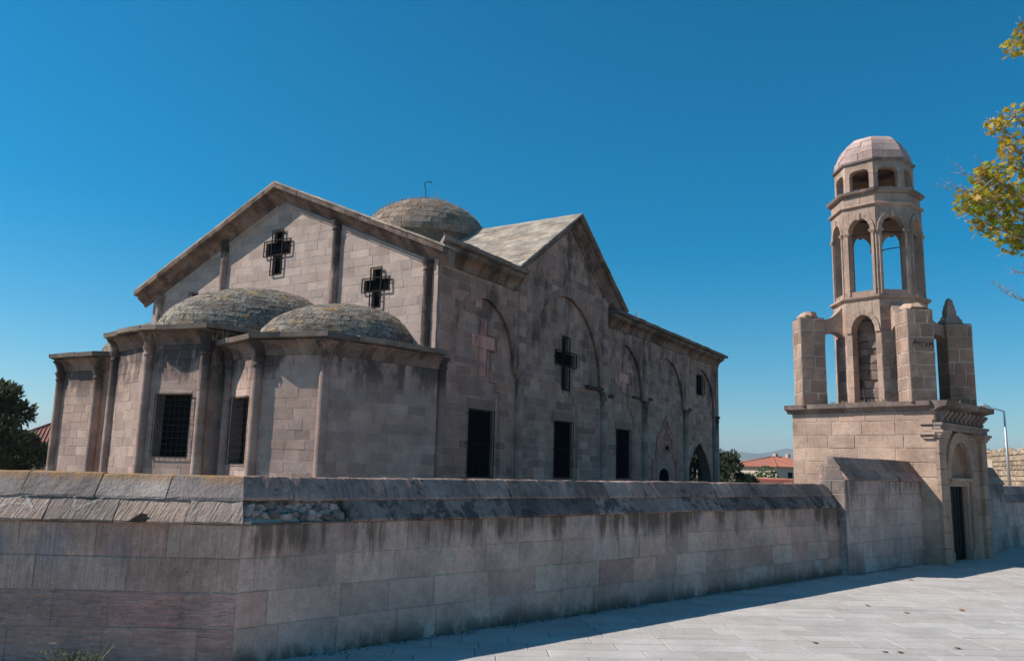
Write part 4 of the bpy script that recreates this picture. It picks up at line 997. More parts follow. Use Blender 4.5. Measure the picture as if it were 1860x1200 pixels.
# engaged columns of the south wall
def column(c, r_, z0, z1, mat, rg, cap=0.32, name='column', flare=1.45, console=False):
    mb = MB(); mb.lathe(c, [(r_ - 0.006, z0), (r_ - 0.006, z1)], 16, (1.15, 1.15, 1.15)); col_ = mb.build(name, mat, church); z = z0
    while z < z1 - 0.05:
        z2 = z + rg.uniform(0.34, 0.62)
        if z1 - z2 < 0.25: z2 = z1
        e = rg.uniform(-0.003, 0.003); mb = MB(); mb.lathe(c, [(r_ + e, z + 0.005), (r_ + e, z2 - 0.005)], 16, rtint(rg, 0.55))
        if z2 > 1.2: mb.build('drum', mat, col_)
        z = z2
    if cap:
        mb = MB(); mb.lathe(c, [(r_, z1 - 0.02), (r_ * 1.18, z1 + 0.01), (r_ * 1.18, z1 + 0.06), (r_ * 1.02, z1 + 0.08), (r_ * 1.12, z1 + cap * 0.5), (r_ * flare, z1 + cap * 0.85), (r_ * flare, z1 + cap)], 14, rtint(rg, 0.3, (0.9, 0.85, 0.8)))
        mb.build('capital', mat, col_)
        if console:
            mb = MB(); mb.lathe(c, [(r_ * 1.1, z1 + cap - 0.01), (r_ * 1.25, z1 + cap + 0.12), (r_ * 1.6, z1 + cap + 0.26), (r_ * 2.25, z1 + cap + 0.36)], 14, rtint(rg, 0.3, (0.85, 0.8, 0.75))); mb.build('console', mat, col_)
for p in P_S: column(FS.P(p, 0, -0.06), 0.19, GZ, 4.56, M['column'], rgc, 0.34)
# --- horizontal cornices, rakes, roof
PROF = [(-0.05, 0.0), (0.05, 0.0), (0.07, 0.12), (0.14, 0.26), (0.24, 0.38), (0.33, 0.46), (0.33, 0.54), (-0.05, 0.55)]
PROFS = [(-0.3, 0.555), (0.36, 0.555), (0.49, 0.575), (0.51, 0.70), (-0.3, 0.73)]
def run(p0, p1, out, prof=PROF, l=(0.5, 1.1), o0=None, o1=None, mat=None, name='cornice_stone', side=False):
    cornice_run(church, [p0, p1], [o0 or out, o1 or out], prof, l[0], l[1], mat or M['cornice'], rgc, name, side=side, jit=0.012)
for pf_, mt_, nm_ in ((PROF, None, 'cornice_stone'), (PROFS, 'slab', 'cornice_slab')):
    run(FS.P(0, ZTOP, 0), FS.P(4.55, ZTOP, 0), -V, pf_, o0=(-V - U), mat=M[mt_] if mt_ else None, name=nm_)
    run(FS.P(12.1, ZTOP, 0), FS.P(27.2, ZTOP, 0), -V, pf_, o1=(-V + U), mat=M[mt_] if mt_ else None, name=nm_)
EC, EZ, ES = 6.95, 11.22, 0.43                     # east gable
RK = [(-0.05, -0.46), (0.05, -0.46), (0.08, -0.38), (0.20, -0.30), (0.36, -0.17), (0.37, -0.11), (0.54, -0.09), (0.56, 0.05), (-0.05, 0.07)]
RK2 = [(-0.05, -0.50), (0.06, -0.50), (0.08, -0.40), (0.22, -0.30), (0.34, -0.15), (0.34, -0.08), (0.48, -0.06), (0.50, 0.05), (-0.05, 0.06)]
run(FE.P(EC, EZ, 0), FE.P(-0.5, EZ - ES * (EC + 0.5), 0), -U, RK, (0.5, 0.9), side=True)
run(FE.P(EC, EZ, 0), FE.P(2 * EC + 0.5, EZ - ES * (EC + 0.5), 0), -U, RK, (0.5, 0.9), side=False)
run(FS.P(TC, TZ, 0), FS.P(TC - 4.55, TZ - TS * 4.55, 0), -V, RK2, (0.5, 0.9), side=True)
run(FS.P(TC, TZ, 0), FS.P(TC + 4.55, TZ - TS * 4.55, 0), -V, RK2, (0.5, 0.9), side=False)
run(O0 + V * (2 * EC) + Z * ZTOP, O0 + V * (2 * EC) + U * 27.2 + Z * ZTOP, V, o0=(V - U), side=True)
# thin pale slabs along the east rake and the transept verges
for s in (-1, 1):
    xs = row_split(0.0, EC + 0.55, 0.5, 0.9, rgc)
    for x0, x1 in zip(xs[:-1], xs[1:]):
        mb = MB(); p = FE.P(EC + s * x0 + s * 0.005, EZ + 0.075 - ES * x0, 0.54); q = FE.P(EC + s * x1 - s * 0.005, EZ + 0.075 - ES * x1, 0.54)
        j = rgc.uniform(-0.008, 0.012); mb.box(p + Z * j, q - p, U * 0.75, Z * 0.07, rtint(rgc, 0.6)); mb.build('verge_slab', M['roof'], church)
rf = MB()
HV = 2 * EC
def roofz(v): return EZ + 0.02 - ES * abs(v - EC)
for (x0, x1, v0, v1) in ((-0.1, 4.62, -0.42, EC), (4.62, 11.98, 0.25, EC), (11.98, 27.5, -0.42, EC), (-0.1, 27.5, EC, HV + 0.42)):
    rf.add([O0 + U * x0 + V * v0 + Z * roofz(v0), O0 + U * x1 + V * v0 + Z * roofz(v0), O0 + U * x1 + V * v1 + Z * roofz(v1), O0 + U * x0 + V * v1 + Z * roofz(v1)], [(0, 1, 2, 3)])
rf.add([O0 + U * TC + V * -0.45 + Z * TZ, O0 + U * TC + V * EC + Z * TZ, O0 + U * (TC - 4.55) + V * EC + Z * (TZ - TS * 4.55), O0 + U * (TC - 4.55) + V * -0.45 + Z * (TZ - TS * 4.55),
        O0 + U * (TC + 4.55) + V * EC + Z * (TZ - TS * 4.55), O0 + U * (TC + 4.55) + V * -0.45 + Z * (TZ - TS * 4.55)], [(0, 1, 2, 3), (0, 5, 4, 1)])
roof = rf.build('roof', M['roof'], church)
rows_r = courses(0, 5.5, 0.30, rgc, 0.15); CS = math.sqrt(1 + TS * TS); stones = []
for s in (-1, 1):
    for k in range(len(rows_r) - 1):
        xs = row_split(-0.56, EC - 0.4, 0.35, 0.75, rgc)
        for x0, x1 in zip(xs[:-1], xs[1:]):
            w0, w1 = rows_r[k] / CS, rows_r[k + 1] / CS + 0.03
            if w1 > 4.62: continue
            zc = TZ - TS * w0
            if zc < roofz((x0 + x1) / 2) - 0.05 and x1 > 0.3: continue
            lift = 0.085 + rgc.uniform(0, 0.012)
            def Q(w_, x, e): return O0 + U * (TC + s * w_) + V * x + Z * (TZ - TS * w_ + e)
            P8 = [Q(w0, x0 + 0.004, lift), Q(w0, x1 - 0.004, lift), Q(w1, x1 - 0.004, lift + 0.028), Q(w1, x0 + 0.004, lift + 0.028)]
            P8 += [p - Z * 0.07 for p in P8]
            fs = [(0, 1, 2, 3), (7, 6, 5, 4), (0, 4, 5, 1), (1, 5, 6, 2), (2, 6, 7, 3), (3, 7, 4, 0)]
            if s > 0: fs = [f[::-1] for f in fs]
            pp = [project(p) for p in P8[:4]]
            stones.append((abs(area(pp)) if s < 0 else -1, (P8, fs), rtint(rgc, 0.7)))
emit(roof, stones, M['roof'], 'roof_slab', 280, 'roof_slabs')
# solid inner body, added unseen so that no light leaks through (stops before the open porch)
mb = MB(); A_ = O0 + U * 0.6 + V * 0.6 + Z * GZ
mb.box(A_, U * 20.6, V * (HV - 1.2), Z * 7.9); mb.build('interior', M['reveal'], church)
# gables behind the stone faces, north and west walls
mb = MB()
mb.add([O0 + V * 0.02 + U * 0.3 + Z * 7.5, O0 + V * (HV - 0.02) + U * 0.3 + Z * 7.5, O0 + V * (HV - 0.02) + U * 0.3 + Z * 8.15, O0 + V * EC + U * 0.3 + Z * 11.1, O0 + V * 0.02 + U * 0.3 + Z * 8.15], [(0, 1, 2, 3, 4)])
mb.box(O0 + V * (HV - 0.4) + Z * GZ, U * 27.2, V * 0.4, Z * 7.85)
for x in (4.64, 11.96): mb.add([FS.P(x, 7.7, 0.0), FS.P(x, 7.7, -4), FS.P(x, 9.05, -4), FS.P(x, 9.05, 0.0)], [(0, 1, 2, 3)])
mb.build('back_wall', M['church'], church)
# porch bay: thick door jambs, west wall with an opening, ceiling
mb = MB(); dp = DOOR.pts(24); dp = [(DOOR.c + DOOR.hw, GZ)] + dp + [(DOOR.c - DOOR.hw, GZ)]
for p, q in zip(dp[:-1], dp[1:]): mb.add([FS.P(*p, rec + 0.012), FS.P(*q, rec + 0.012), FS.P(*q, -0.62), FS.P(*p, -0.62)], [(0, 1, 2, 3)])
# inner face of the porch south wall
ins = [(21.3, GZ), (DOOR.c - DOOR.hw, GZ)] + DOOR.pts(24)[::-1] + [(DOOR.c + DOOR.hw, GZ), (27.2, GZ), (27.2, 7.8), (21.3, 7.8)]
n = len(DOOR.pts(24)); P_ = DOOR.pts(24)
for i in range(n - 1):
    p, q = P_[i], P_[i + 1]; mb.add([FS.P(p[0], p[1], -0.62), FS.P(q[0], q[1], -0.62), FS.P(q[0], 7.8, -0.62), FS.P(p[0], 7.8, -0.62)], [(0, 1, 2, 3)])
for x0, x1 in ((21.3, DOOR.c - DOOR.hw), (DOOR.c + DOOR.hw, 27.2)): mb.add([FS.P(x0, GZ, -0.62), FS.P(x1, GZ, -0.62), FS.P(x1, 7.8, -0.62), FS.P(x0, 7.8, -0.62)], [(0, 1, 2, 3)])
FWs = Fr(O0 + U * 27.2, V, U)
for (v0, v1, z0, z1) in ((0.0, 1.0, GZ, 7.8), (4.6, 9.0, GZ, 7.8), (12.6, HV, GZ, 7.8), (1.0, 4.6, 4.4, 7.8), (9.0, 12.6, 4.4, 7.8)):
    mb.box(FWs.P(v0, z0, -0.8), V * (v1 - v0), U * 0.8, Z * (z1 - z0))
mb.box(FS.P(21.0, 5.6, -0.62), U * 6.2, V * (HV - 1.4), Z * 0.2)
mb.add([FWs.P(0, 7.8, 0), FWs.P(HV, 7.8, 0), FWs.P(HV, 8.2, 0), FWs.P(EC, 11.1, 0), FWs.P(0, 8.2, 0)], [(0, 1, 2, 3, 4)])
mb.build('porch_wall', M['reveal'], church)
# --- east gable face
ms = Masonry(random.Random(400), gap=0.004, ch=0.003, proud=0.005, rough=0.0015)
h1 = [(7.10 - 0.24, 7.10 + 0.24, 8.14, 9.70), (7.10 - 0.62, 7.10 + 0.62, 8.85, 9.30)]
h2 = [(2.47 - 0.19, 2.47 + 0.19, 6.60, 7.84), (2.47 - 0.54, 2.47 + 0.54, 7.13, 7.50)]
h3 = [(11.43 - 0.19, 11.43 + 0.19, 6.60, 7.84), (11.43 - 0.54, 11.43 + 0.54, 7.13, 7.50)]
cutE = [((-0.5, EZ - 0.3 - ES * (EC + 0.5)), (EC, EZ - 0.3)), ((EC, EZ - 0.3), (HV + 0.5, EZ - 0.3 - ES * (EC + 0.5)))]
ms.wall(FE, 0.0, HV, ROWS, 0.0, 0.38, 0.95, holes=h1 + h2 + h3, cuts=[(b_, a_) for a_, b_ in cutE], tint=lambda r_, r: rtint(r_, 0.45))
ms.wall(FE, 0.0, 0.16, ROWS, 0.07, 0.2, 0.3, zmin=5.0, zmax=ZTOP + 0.1)
ms.core.add([FE.P(0.16, 5, 0.08), FE.P(0.16, 7.9, 0.08), FE.P(0.16, 7.9, 0), FE.P(0.16, 5, 0)], [(0, 1, 2, 3)])
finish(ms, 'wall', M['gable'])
cross_window(FE, 7.10, 8.92, 0.24, 0.78, 0.78, 0.62, 0.0, 9.075)
cross_window(FE, 2.47, 7.22, 0.19, 0.62, 0.62, 0.54, 0.0, 7.315)
cross_window(FE, 11.43, 7.22, 0.19, 0.62, 0.62, 0.54, 0.0, 7.315)
for (v_, z1) in ((0.42, 7.55), (4.30, 9.35), (9.85, 9.25), (13.4, 7.6)):
    column(FE.P(v_, 0, 0.03), 0.15, 4.9, z1, M['column'], rgc, 0.32)
mb = MB()                                          # thin second moulding under the right rake
for s, x0, x1 in ((-1, 0.2, 2.4), (-1, 2.9, 6.4), (1, 0.2, 2.7)):
    for k, (dz, e) in enumerate(((0.56, 0.08), (0.64, 0.04))):
        p, q = FE.P(EC + s * x0, EZ - dz - ES * x0, 0), FE.P(EC + s * x1, EZ - dz - ES * x1, 0)
        mb.box(p, q - p, -U * e, Z * 0.06)
mb.build('rake_moulding', M['gable'], church)

# --- apses
def outs_of(plan):
    """mitred outward vectors (outward = away from the plan's inside) for a polyline of (u, v)"""
    pts = [Vector((a, b_)) for a, b_ in plan]; nr = []
    for p, q in zip(pts[:-1], pts[1:]):
        d = (q - p).normalized(); nr.append(Vector((d.y, -d.x)))       # left-hand outward for a north-to-south run
    out = []
    for i in range(len(pts)):
        if i == 0: n_ = nr[0]
        elif i == len(pts) - 1: n_ = nr[-1]
        else: n_ = (nr[i - 1] + nr[i]); n_ = n_ / (1 + nr[i - 1].dot(nr[i]))
        out.append(n_)
    return nr, out
PA = [(-0.06, 0.0), (0.03, 0.0), (0.05, 0.10), (0.10, 0.20), (0.20, 0.30), (0.27, 0.34), (0.27, 0.39), (-0.06, 0.40)]
PAS = [(-0.30, 0.405), (0.30, 0.405), (0.42, 0.42), (0.43, 0.55), (-0.30, 0.57)]
def W2(uv, z): return O0 + U * uv[0] + V * uv[1] + Z * z
def apse(plan, zc, cols, wins, seed, dome, crange):
    rg = random.Random(seed); nr, mit = outs_of(plan)
    if nr[len(nr) // 2].x > 0: nr = [-n_ for n_ in nr]; mit = [-n_ for n_ in mit]
    zt = zc - 0.56
    for i in range(len(plan) - 1):
        p, q = plan[i], plan[i + 1]; L = math.hypot(q[0] - p[0], q[1] - p[1])
        ax = (U * (q[0] - p[0]) + V * (q[1] - p[1])) / L; fr = Fr(W2(p, 0), ax, U * nr[i].x + V * nr[i].y)
        ms = Masonry(rg, gap=0.005, ch=0.004, proud=0.006, rough=0.002)
        holes = []
        if i in wins:
            w_ = wins[i]; holes = [(w_[0] * L, w_[1] * L, w_[3], w_[2])]
        ms.wall(fr, 0, L, ROWS, 0.0, 0.36, 0.85, holes=holes, zmax=zt, tint=lambda r_, r: rtint(r_, 0.55))
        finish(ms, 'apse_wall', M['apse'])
        for h in holes:
            barred_window(fr, h, 0.0, nb=6, nh=9, proud=0.05, bars=0.005)
    for i in cols: column(W2(plan[i], 0) + (U * mit[i].x + V * mit[i].y) * 0.02, 0.145, GZ, zt - 0.30, M['column'], rg, 0.28, flare=1.4, console=True)
    pts = [W2(p, zt) for p in plan]; om = [U * m_.x + V * m_.y for m_ in mit]
    cornice_run(church, pts, om, PA, 0.5, 1.0, M['cornice'], rg, 'cornice_stone', side=True, jit=0.010)
    cornice_run(church, pts, om, PAS, 0.6, 1.3, M['slab'], rg, 'cornice_slab', side=True, jit=0.022)
    mb = MB(); mb.add([p + Z * 0.555 for p in pts], [tuple(range(len(pts)))[::-1]]); mb.build('apse_roof', M['dome'], church)
    # half dome of stone courses against the gable wall
    (c, ru, rv, rz, zb) = dome; mb = MB(); n_, m_ = 22, 9
    core = []
    for j in range(m_ + 1):
        f = math.pi / 2 * j / m_
        for i in range(n_ + 1):
            t = math.pi * i / n_; core.append(W2((-ru * math.cos(f) * math.sin(t), c + rv * math.cos(f) * math.cos(t)), zb + rz * math.sin(f) - 0.02))
    mb.add(core, [(j * (n_ + 1) + i, j * (n_ + 1) + i + 1, (j + 1) * (n_ + 1) + i + 1, (j + 1) * (n_ + 1) + i) for j in range(m_) for i in range(n_)], (0.6, 0.58, 0.55)); dm = mb.build('half_dome', M['dome'], church)
    return dome_stones(dm, lambda f, t: W2((-ru * math.cos(f) * math.sin(t), c + rv * math.cos(f) * math.cos(t)), zb + rz * math.sin(f)), 0, math.pi, max(ru, rv), rz, rg)
DST = []
def dome_stones(dm, S, t0, t1, r_, rz, rg):
    h = 0.27; nrow = max(4, int(1.4 * max(rz, r_ * 0.8) / h))
    for j in range(nrow):
        f0, f1 = math.pi / 2 * j / nrow, math.pi / 2 * (j + 1) / nrow
        per = r_ * math.cos(f0) * (t1 - t0); k = max(2, int(per / 0.42)); off = rg.random() / k
        ts = [t0] + [t0 + (t1 - t0) * (i + off + rg.uniform(-0.2, 0.2)) / k for i in range(1, k)] + [t1]
        for a, b_ in zip(ts[:-1], ts[1:]):
            g = 0.003 / r_; P4 = [S(f0 + g, a + g), S(f0 + g, b_ - g), S(f1 - g, b_ - g), S(f1 - g, a + g)]
            nrm = (P4[1] - P4[0]).cross(P4[3] - P4[0])
            if nrm.length < 1e-7: nrm = (P4[1] - P4[0]).cross(P4[2] - P4[0])
            nrm.normalize()
            if nrm.z < 0 or nrm.dot(P4[0] - S(math.pi / 2, 0) ) < 0 and abs(nrm.z) < 0.2: nrm = -nrm if nrm.z < 0 else nrm
            P4 = [p + nrm * rg.uniform(0.0, 0.022) for p in P4]
            cen = sum(P4, Vector()) / 4; top = [cen + (p - cen) * 0.95 + nrm * 0.007 for p in P4]
            vs = top + P4 + [p - nrm * 0.07 for p in P4]
            fs = [(0, 1, 2, 3)] + [(i, 4 + i, 4 + (i + 1) % 4, (i + 1) % 4) for i in range(4)] + [(4 + i, 8 + i, 8 + (i + 1) % 4, 4 + (i + 1) % 4) for i in range(4)]
            pp = [project(p) for p in P4]
            A = abs(area(pp)) if nrm.dot(CAM - cen) > 0 else -1
            DST.append((A, (vs, fs), rtint(rg, 1.0), dm))
# plan corners run from north to south
SP = [(0.0, 5.75), (-2.2, 5.45), (-3.80, 4.39), (-4.30, 2.68), (-3.80, 0.74), (-0.02, -0.10)]
CPn = [(0.0, 9.9), (-3.4, 10.1), (-4.25, 9.20), (-4.70, 6.87), (-4.30, 4.90), (0.0, 4.3)]
NP = [(0.0, 14.0), (-3.0, 13.6), (-4.0, 12.55), (-4.0, 10.43), (-3.1, 9.3), (0.0, 8.9)]
apse(NP, 5.02, (1, 2, 3), {}, 501, (11.2, 3.3, 2.5, 1.75, 4.95), None)
apse(CPn, 5.50, (2, 3, 4), {3: (0.20, 0.82, 3.52, 1.76)}, 502, (7.1, 4.1, 2.75, 2.0, 5.45), None)
apse(SP, 5.06, (2, 3, 4), {2: (0.16, 0.74, 3.42, 1.62)}, 503, (3.35, 3.35, 2.5, 1.64, 5.0), None)
# main dome over the crossing
mb = MB(); DC = O0 + U * 8.3 + V * 7.15
mb.lathe(DC, [(2.70, 9.6), (2.72, 11.2), (2.74, 11.3)] + [(2.75 * math.cos(t), 11.25 + 1.92 * math.sin(t)) for t in (0.15, 0.4, 0.65, 0.9, 1.15, 1.4, 1.55)], 32, (0.6, 0.58, 0.55)); dm = mb.build('crossing_dome', M['dome_b'], church)
dome_stones(dm, lambda f, t: DC + Vector((2.78 * math.cos(f) * math.cos(t), 2.78 * math.cos(f) * math.sin(t), 11.25 + 1.94 * math.sin(f))), 0, 2 * math.pi, 2.78, 1.94, random.Random(520))
DST.sort(key=lambda q: -q[0]); rest = {}
for k, (A, (vs, fs), t, dm) in enumerate(DST):
    if k < 300 and A > 0: b_ = MB(); b_.add(vs, fs, t); b_.build('dome_stone', M['dome_b' if 'crossing' in dm.name else 'dome'], dm)
    else: rest.setdefault(dm.name, (dm, MB()))[1].add(vs, fs, t)
for dm, b_ in rest.values(): b_.build('dome_stones', M['dome_b' if 'crossing' in dm.name else 'dome'], dm)['kind'] = 'stuff'
# masonry of the church: the 300 that show largest are objects
def shown(s):
    c = sum((Vector(v) for v in s[1][0]), Vector()) / len(s[1][0]); x, y = project(c)
    lim = 850 + (x * 0.03 if x < 445 else 13 + (x - 445) * 0.0125)
    return s[0] if y < lim - 3 else -1
STONES.sort(key=lambda s: -shown(s)); rest = {}
for k, s in enumerate(STONES):
    if k < 300: b_ = MB(); b_.add(s[1][0], s[1][1], s[2]); b_.build('stone_block', s[3], s[4])
    else: rest.setdefault(s[4].name, (s[4], s[3], MB()))[2].add(s[1][0], s[1][1], s[2])
for w_, mt, b_ in rest.values(): b_.build('stone_blocks', mt, w_)['kind'] = 'stuff'

# ================================================================== SMALL THINGS AND PLANTS
def blades(mb, c, n, r_, h, rg, lean=0.5, w=0.006, seg=3):
    for i in range(n):
        a = rg.uniform(0, 6.283); d = Vector((math.cos(a), math.sin(a), 0)); b = Vector(c) + d * (r_ * rg.random()) ; L = h * rg.uniform(0.4, 1.0); le = rg.uniform(0.05, lean); t = rg.uniform(0.6, 1.2)
        side = Vector((-d.y, d.x, 0)) * w; pv = []
        for k in range(seg + 1):
            f = k / seg; pv += [b + d * (L * le * f * f) + Z * (L * f) - side * (1 - f * 0.9), b + d * (L * le * f * f) + Z * (L * f) + side * (1 - f * 0.9)]
        mb.add(pv, [(2 * k, 2 * k + 1, 2 * k + 3, 2 * k + 2) for k in range(seg)], (t, t * 0.97, t * 0.9))
rg = random.Random(61); mb = MB()
for i in range(46):
    t = rg.random(); blades(mb, W2((-3.9 + rg.uniform(-0.3, 0.9), 4.5 + rg.uniform(-0.1, 0.9)), 5.04), 14, 0.12, 0.30 if rg.random() < 0.8 else 0.7, rg, 0.7, 0.007)
for i in range(60):
    k = rg.randrange(1, 5); t = rg.random(); p = Vector(SP[k]) * (1 - t) + Vector(SP[min(k + 1, 5)]) * t; blades(mb, W2((p.x + 0.1, p.y), 5.06), 8, 0.06, 0.14, rg, 0.8, 0.006)
g = mb.build('dry_grass', M['straw']); tag(g, 'dry straw coloured weeds growing on the ledge between two apse domes', 'grass', kind='stuff')
mb = MB()
for i in range(900):
    t = rg.uniform(0, 6.283); f = rg.uniform(0.4, 1.55); p = DC + Vector((2.78 * math.cos(f) * math.cos(t), 2.78 * math.cos(f) * math.sin(t), 11.25 + 1.94 * math.sin(f))); blades(mb, p, 3, 0.06, 0.20, rg, 0.9, 0.007)
blades(mb, DC + Vector((0.5, -0.4, 13.15)), 12, 0.06, 0.9, rg, 0.25, 0.006); blades(mb, DC + Vector((0.35, -0.5, 13.15)), 14, 0.2, 0.4, rg, 0.5, 0.006)
blades(mb, DC + Vector((-1.6, -0.5, 12.7)), 6, 0.08, 0.7, rg, 0.3, 0.006)
g = mb.build('dry_grass', M['straw']); tag(g, 'thin dry grass sprouting on the crossing dome', 'grass', kind='stuff')
mb = MB()
for i in range(70):
    x = rg.uniform(12.5, 26); blades(mb, FS.P(x, 8.5, 0.1 + rg.uniform(-0.3, 0.3)), 4, 0.08, 0.2 if rg.random() < 0.85 else 0.6, rg, 0.5, 0.008)
for i in range(80):
    if i < 40: p = FRW.P(15.1, ZP, rg.uniform(-2.6, 0.3))
    else: p = FRW.P(rg.uniform(15.1, 17.8), ZP, 0.4 + rg.uniform(-0.4, 0.2))
    blades(mb, p + WV * rg.uniform(0, 0.3), 6, 0.08, 0.13, rg, 0.7, 0.006)
g = mb.build('dry_grass', M['straw']); tag(g, 'sparse dry grass along the church eaves and the tower platform', 'grass', kind='stuff')
mb = MB()
pts = [DC + Vector((0.0, -0.3, 13.25)), DC + Vector((-0.02, -0.3, 13.75)), DC + Vector((-0.1, -0.3, 14.0)), DC + Vector((0.02, -0.3, 14.1)), DC + Vector((0.2, -0.3, 14.12)), DC + Vector((0.21, -0.3, 14.02))]
for p, q in zip(pts[:-1], pts[1:]): mb.bar(p, q, 0.018, 5)
tag(mb.build('iron_rod', M['iron'], loc=pts[0]), 'thin bent black iron rod standing on the crossing dome', 'rod')

# weed at the foot of the left wall
c = FL.P(-1.25, GZ, 0.16)
weed = thing('weed', c, 'small half dry weed at the foot of the left street wall', 'weed'); rg = random.Random(71)
mb = MB(); blades(mb, c, 90, 0.24, 0.19, rg, 1.0, 0.004)
for i in range(260):
    p = c + Vector((rg.uniform(-0.25, 0.3), rg.uniform(-0.12, 0.06), rg.uniform(0.03, 0.15))); d = Vector((rg.uniform(-1, 1), rg.uniform(-1, 1), rg.uniform(0, 1))) * 0.018
    s_ = d.cross(Z).normalized() * 0.005; mb.add([p, p + d * 0.5 + s_, p + d, p + d * 0.5 - s_], [(0, 1, 2, 3)], (0.9, 1.05, 0.7))
mb.build('foliage', plain('weed_leaf', (0.22, 0.22, 0.12), 0.8, 0, 0.3, 8, trans=True), weed)
for p, q in (((0.18, 0, 0.02), (0.29, 0.0, 0.27)), ((0.20, 0, 0.05), (0.32, 0.02, 0.20)), ((-0.05, 0, 0.05), (-0.16, 0, 0.20)), ((-0.16, 0, 0.20), (-0.23, 0, 0.20))):
    mb = MB(); mb.bar(c + Vector(p), c + Vector(q), 0.004, 5, r2=0.002); mb.build('stem', M['straw'], weed)

rg = random.Random(73); mb = MB(); gb = MB()
for i in range(900):
    x = rg.uniform(0.6, 15.0); o_ = abs(rg.gauss(0, 0.07)) + 0.015; w_ = rg.uniform(0.005, 0.018); p = FRW.P(x, GZ + w_ * 0.4, o_ + (0.14 if x > 11.4 else 0)); k = rg.uniform(0.4, 1.0)
    a = rg.uniform(0, 3.14); ex = Vector((math.cos(a), math.sin(a), 0)) * w_; ey = Vector((-math.sin(a), math.cos(a), 0)) * w_ * rg.uniform(0.5, 1)
    mb.add([p - ex, p - ey, p + ex, p + ey, p + Z * w_ * 0.7], [(0, 1, 4), (1, 2, 4), (2, 3, 4), (3, 0, 4)], (k, k * 0.95, k * 0.9))
for i in range(26): blades(gb, FRW.P(rg.uniform(0.6, 15.0), GZ, 0.03), rg.randrange(5, 14), 0.05, rg.uniform(0.04, 0.10), rg, 0.9, 0.003)
g = mb.build('grit', M['rubble']); tag(g, 'loose grit and dirt gathered along the foot of the street wall', 'grit', kind='stuff')
g = gb.build('dry_grass', M['straw']); tag(g, 'tiny dry grass blades along the foot of the street wall', 'grass', kind='stuff')
# fallen leaves on the sunny paving
def leaf_geo(c, s, ax, ay, nrm, rg):
    pts = [(0, -0.5), (0.12, -0.2), (0.48, -0.25), (0.30, 0.02), (0.52, 0.28), (0.2, 0.22), (0, 0.62), (-0.2, 0.22), (-0.52, 0.28), (-0.30, 0.02), (-0.48, -0.25), (-0.12, -0.2)]
    vs = [c + ax * (x * s) + ay * (y * s) + nrm * (s * 0.25 * (x * x)) for x, y in pts]
    return vs, [(0, 1, 11), (1, 2, 3), (3, 4, 5), (5, 6, 7), (7, 8, 9), (9, 10, 11), (1, 3, 5, 7, 9, 11)]
rg = random.Random(81)
M['dead_leaf'] = plain('dead_leaf', (0.34, 0.15, 0.06), 0.8, 0, 0.3, 30)
names = ['nearest the bottom edge', 'right of its neighbour near the bottom edge', 'far right of the sunlit paving', 'in the middle of the sunlit paving', 'by the wall shadow edge', 'lone near the right edge', 'near the lower left end of the sunlit paving', 'small and dark in the paving middle']
for (px, py), nm_ in zip(((1606, 1181), (1634, 1182), (1739, 1175), (1576, 1098), (1655, 1052), (1748, 1107), (1480, 1165), (1646, 1111)), names):
    d = FWD + RIGHT * ((px - 930) / FPX) - UPV * ((py - 600) / FPX); p = CAM + d * ((GZ + 0.012 - CAM.z) / d.z); a = rg.uniform(0, 6.28)
    mb = MB(); ax = Vector((math.cos(a), math.sin(a), 0.15)); ay = Vector((-math.sin(a), math.cos(a), 0.1)); mb.add(*leaf_geo(p, 0.085, ax, ay, Z, rg)); mb.add(*leaf_geo(p - Z * 0.004, 0.085, ax, ay, Z, rg))
    tag(mb.build('fallen_leaf', M['dead_leaf'], loc=p), 'brown dead leaf lying on the pavers, ' + nm_, 'leaf', 'fallen leaves on the paving')

# plane tree at the right, trunk just outside the frame
rg = random.Random(91); tb = Vector((12.6, 14.2, GZ))
tree = thing('plane_tree', tb, 'plane tree with yellow green autumn leaves reaching in from the right edge', 'tree')
tk = MB(); lv_ = MB(); tw = MB()
def limb(mb, pts, r0_, r1_):
    n = len(pts) - 1
    for i in range(n): mb.bar(pts[i], pts[i + 1], r0_ + (r1_ - r0_) * i / n, 7, r2=r0_ + (r1_ - r0_) * (i + 1) / n)
def path(a, b_, n, w, rg):
    a, b_ = Vector(a), Vector(b_); return [a + (b_ - a) * (i / n) + (Vector((rg.uniform(-w, w), rg.uniform(-w, w), rg.uniform(-w, w))) if 0 < i < n else Vector()) for i in range(n + 1)]
limb(tk, path(tb, tb + Vector((-0.2, 0, 3.0)), 5, 0.06, rg), 0.26, 0.20); fork = tb + Vector((-0.2, 0, 3.0))
limb(tk, path(fork, tb + Vector((0.1, 0.1, 7.4)), 6, 0.15, rg), 0.18, 0.06)
def leaves(c, rad, n, rg, yellow=0.3, size=(0.075, 0.14)):
    for i in range(int(n * 1.25)):
        while True:
            o_ = Vector((rg.uniform(-1, 1), rg.uniform(-1, 1), rg.uniform(-1, 1)))
            if o_.length < 1: break
        p = c + Vector((o_.x * rad[0], o_.y * rad[1], o_.z * rad[2])); s = rg.uniform(*size)
        nrm = Vector((rg.uniform(-0.7, 0.7), rg.uniform(-0.7, 0.7), rg.uniform(0.1, 1))).normalized(); ax = nrm.orthogonal().normalized(); ax = Matrix.Rotation(rg.uniform(0, 6.28), 3, nrm) @ ax; ay = nrm.cross(ax)
        k = rg.random()
        if k < yellow * 0.9: t = (1.9, 1.4, 0.9)
        elif k < yellow * 1.4: t = (1.5, 0.95, 1.8)
        else: t = (1.05 + rg.uniform(-0.3, 0.3), 1.05 + rg.uniform(-0.25, 0.25), 0.8)
        lv_.add(*leaf_geo(p, s, ax, ay, nrm, rg), t)
clusters = []
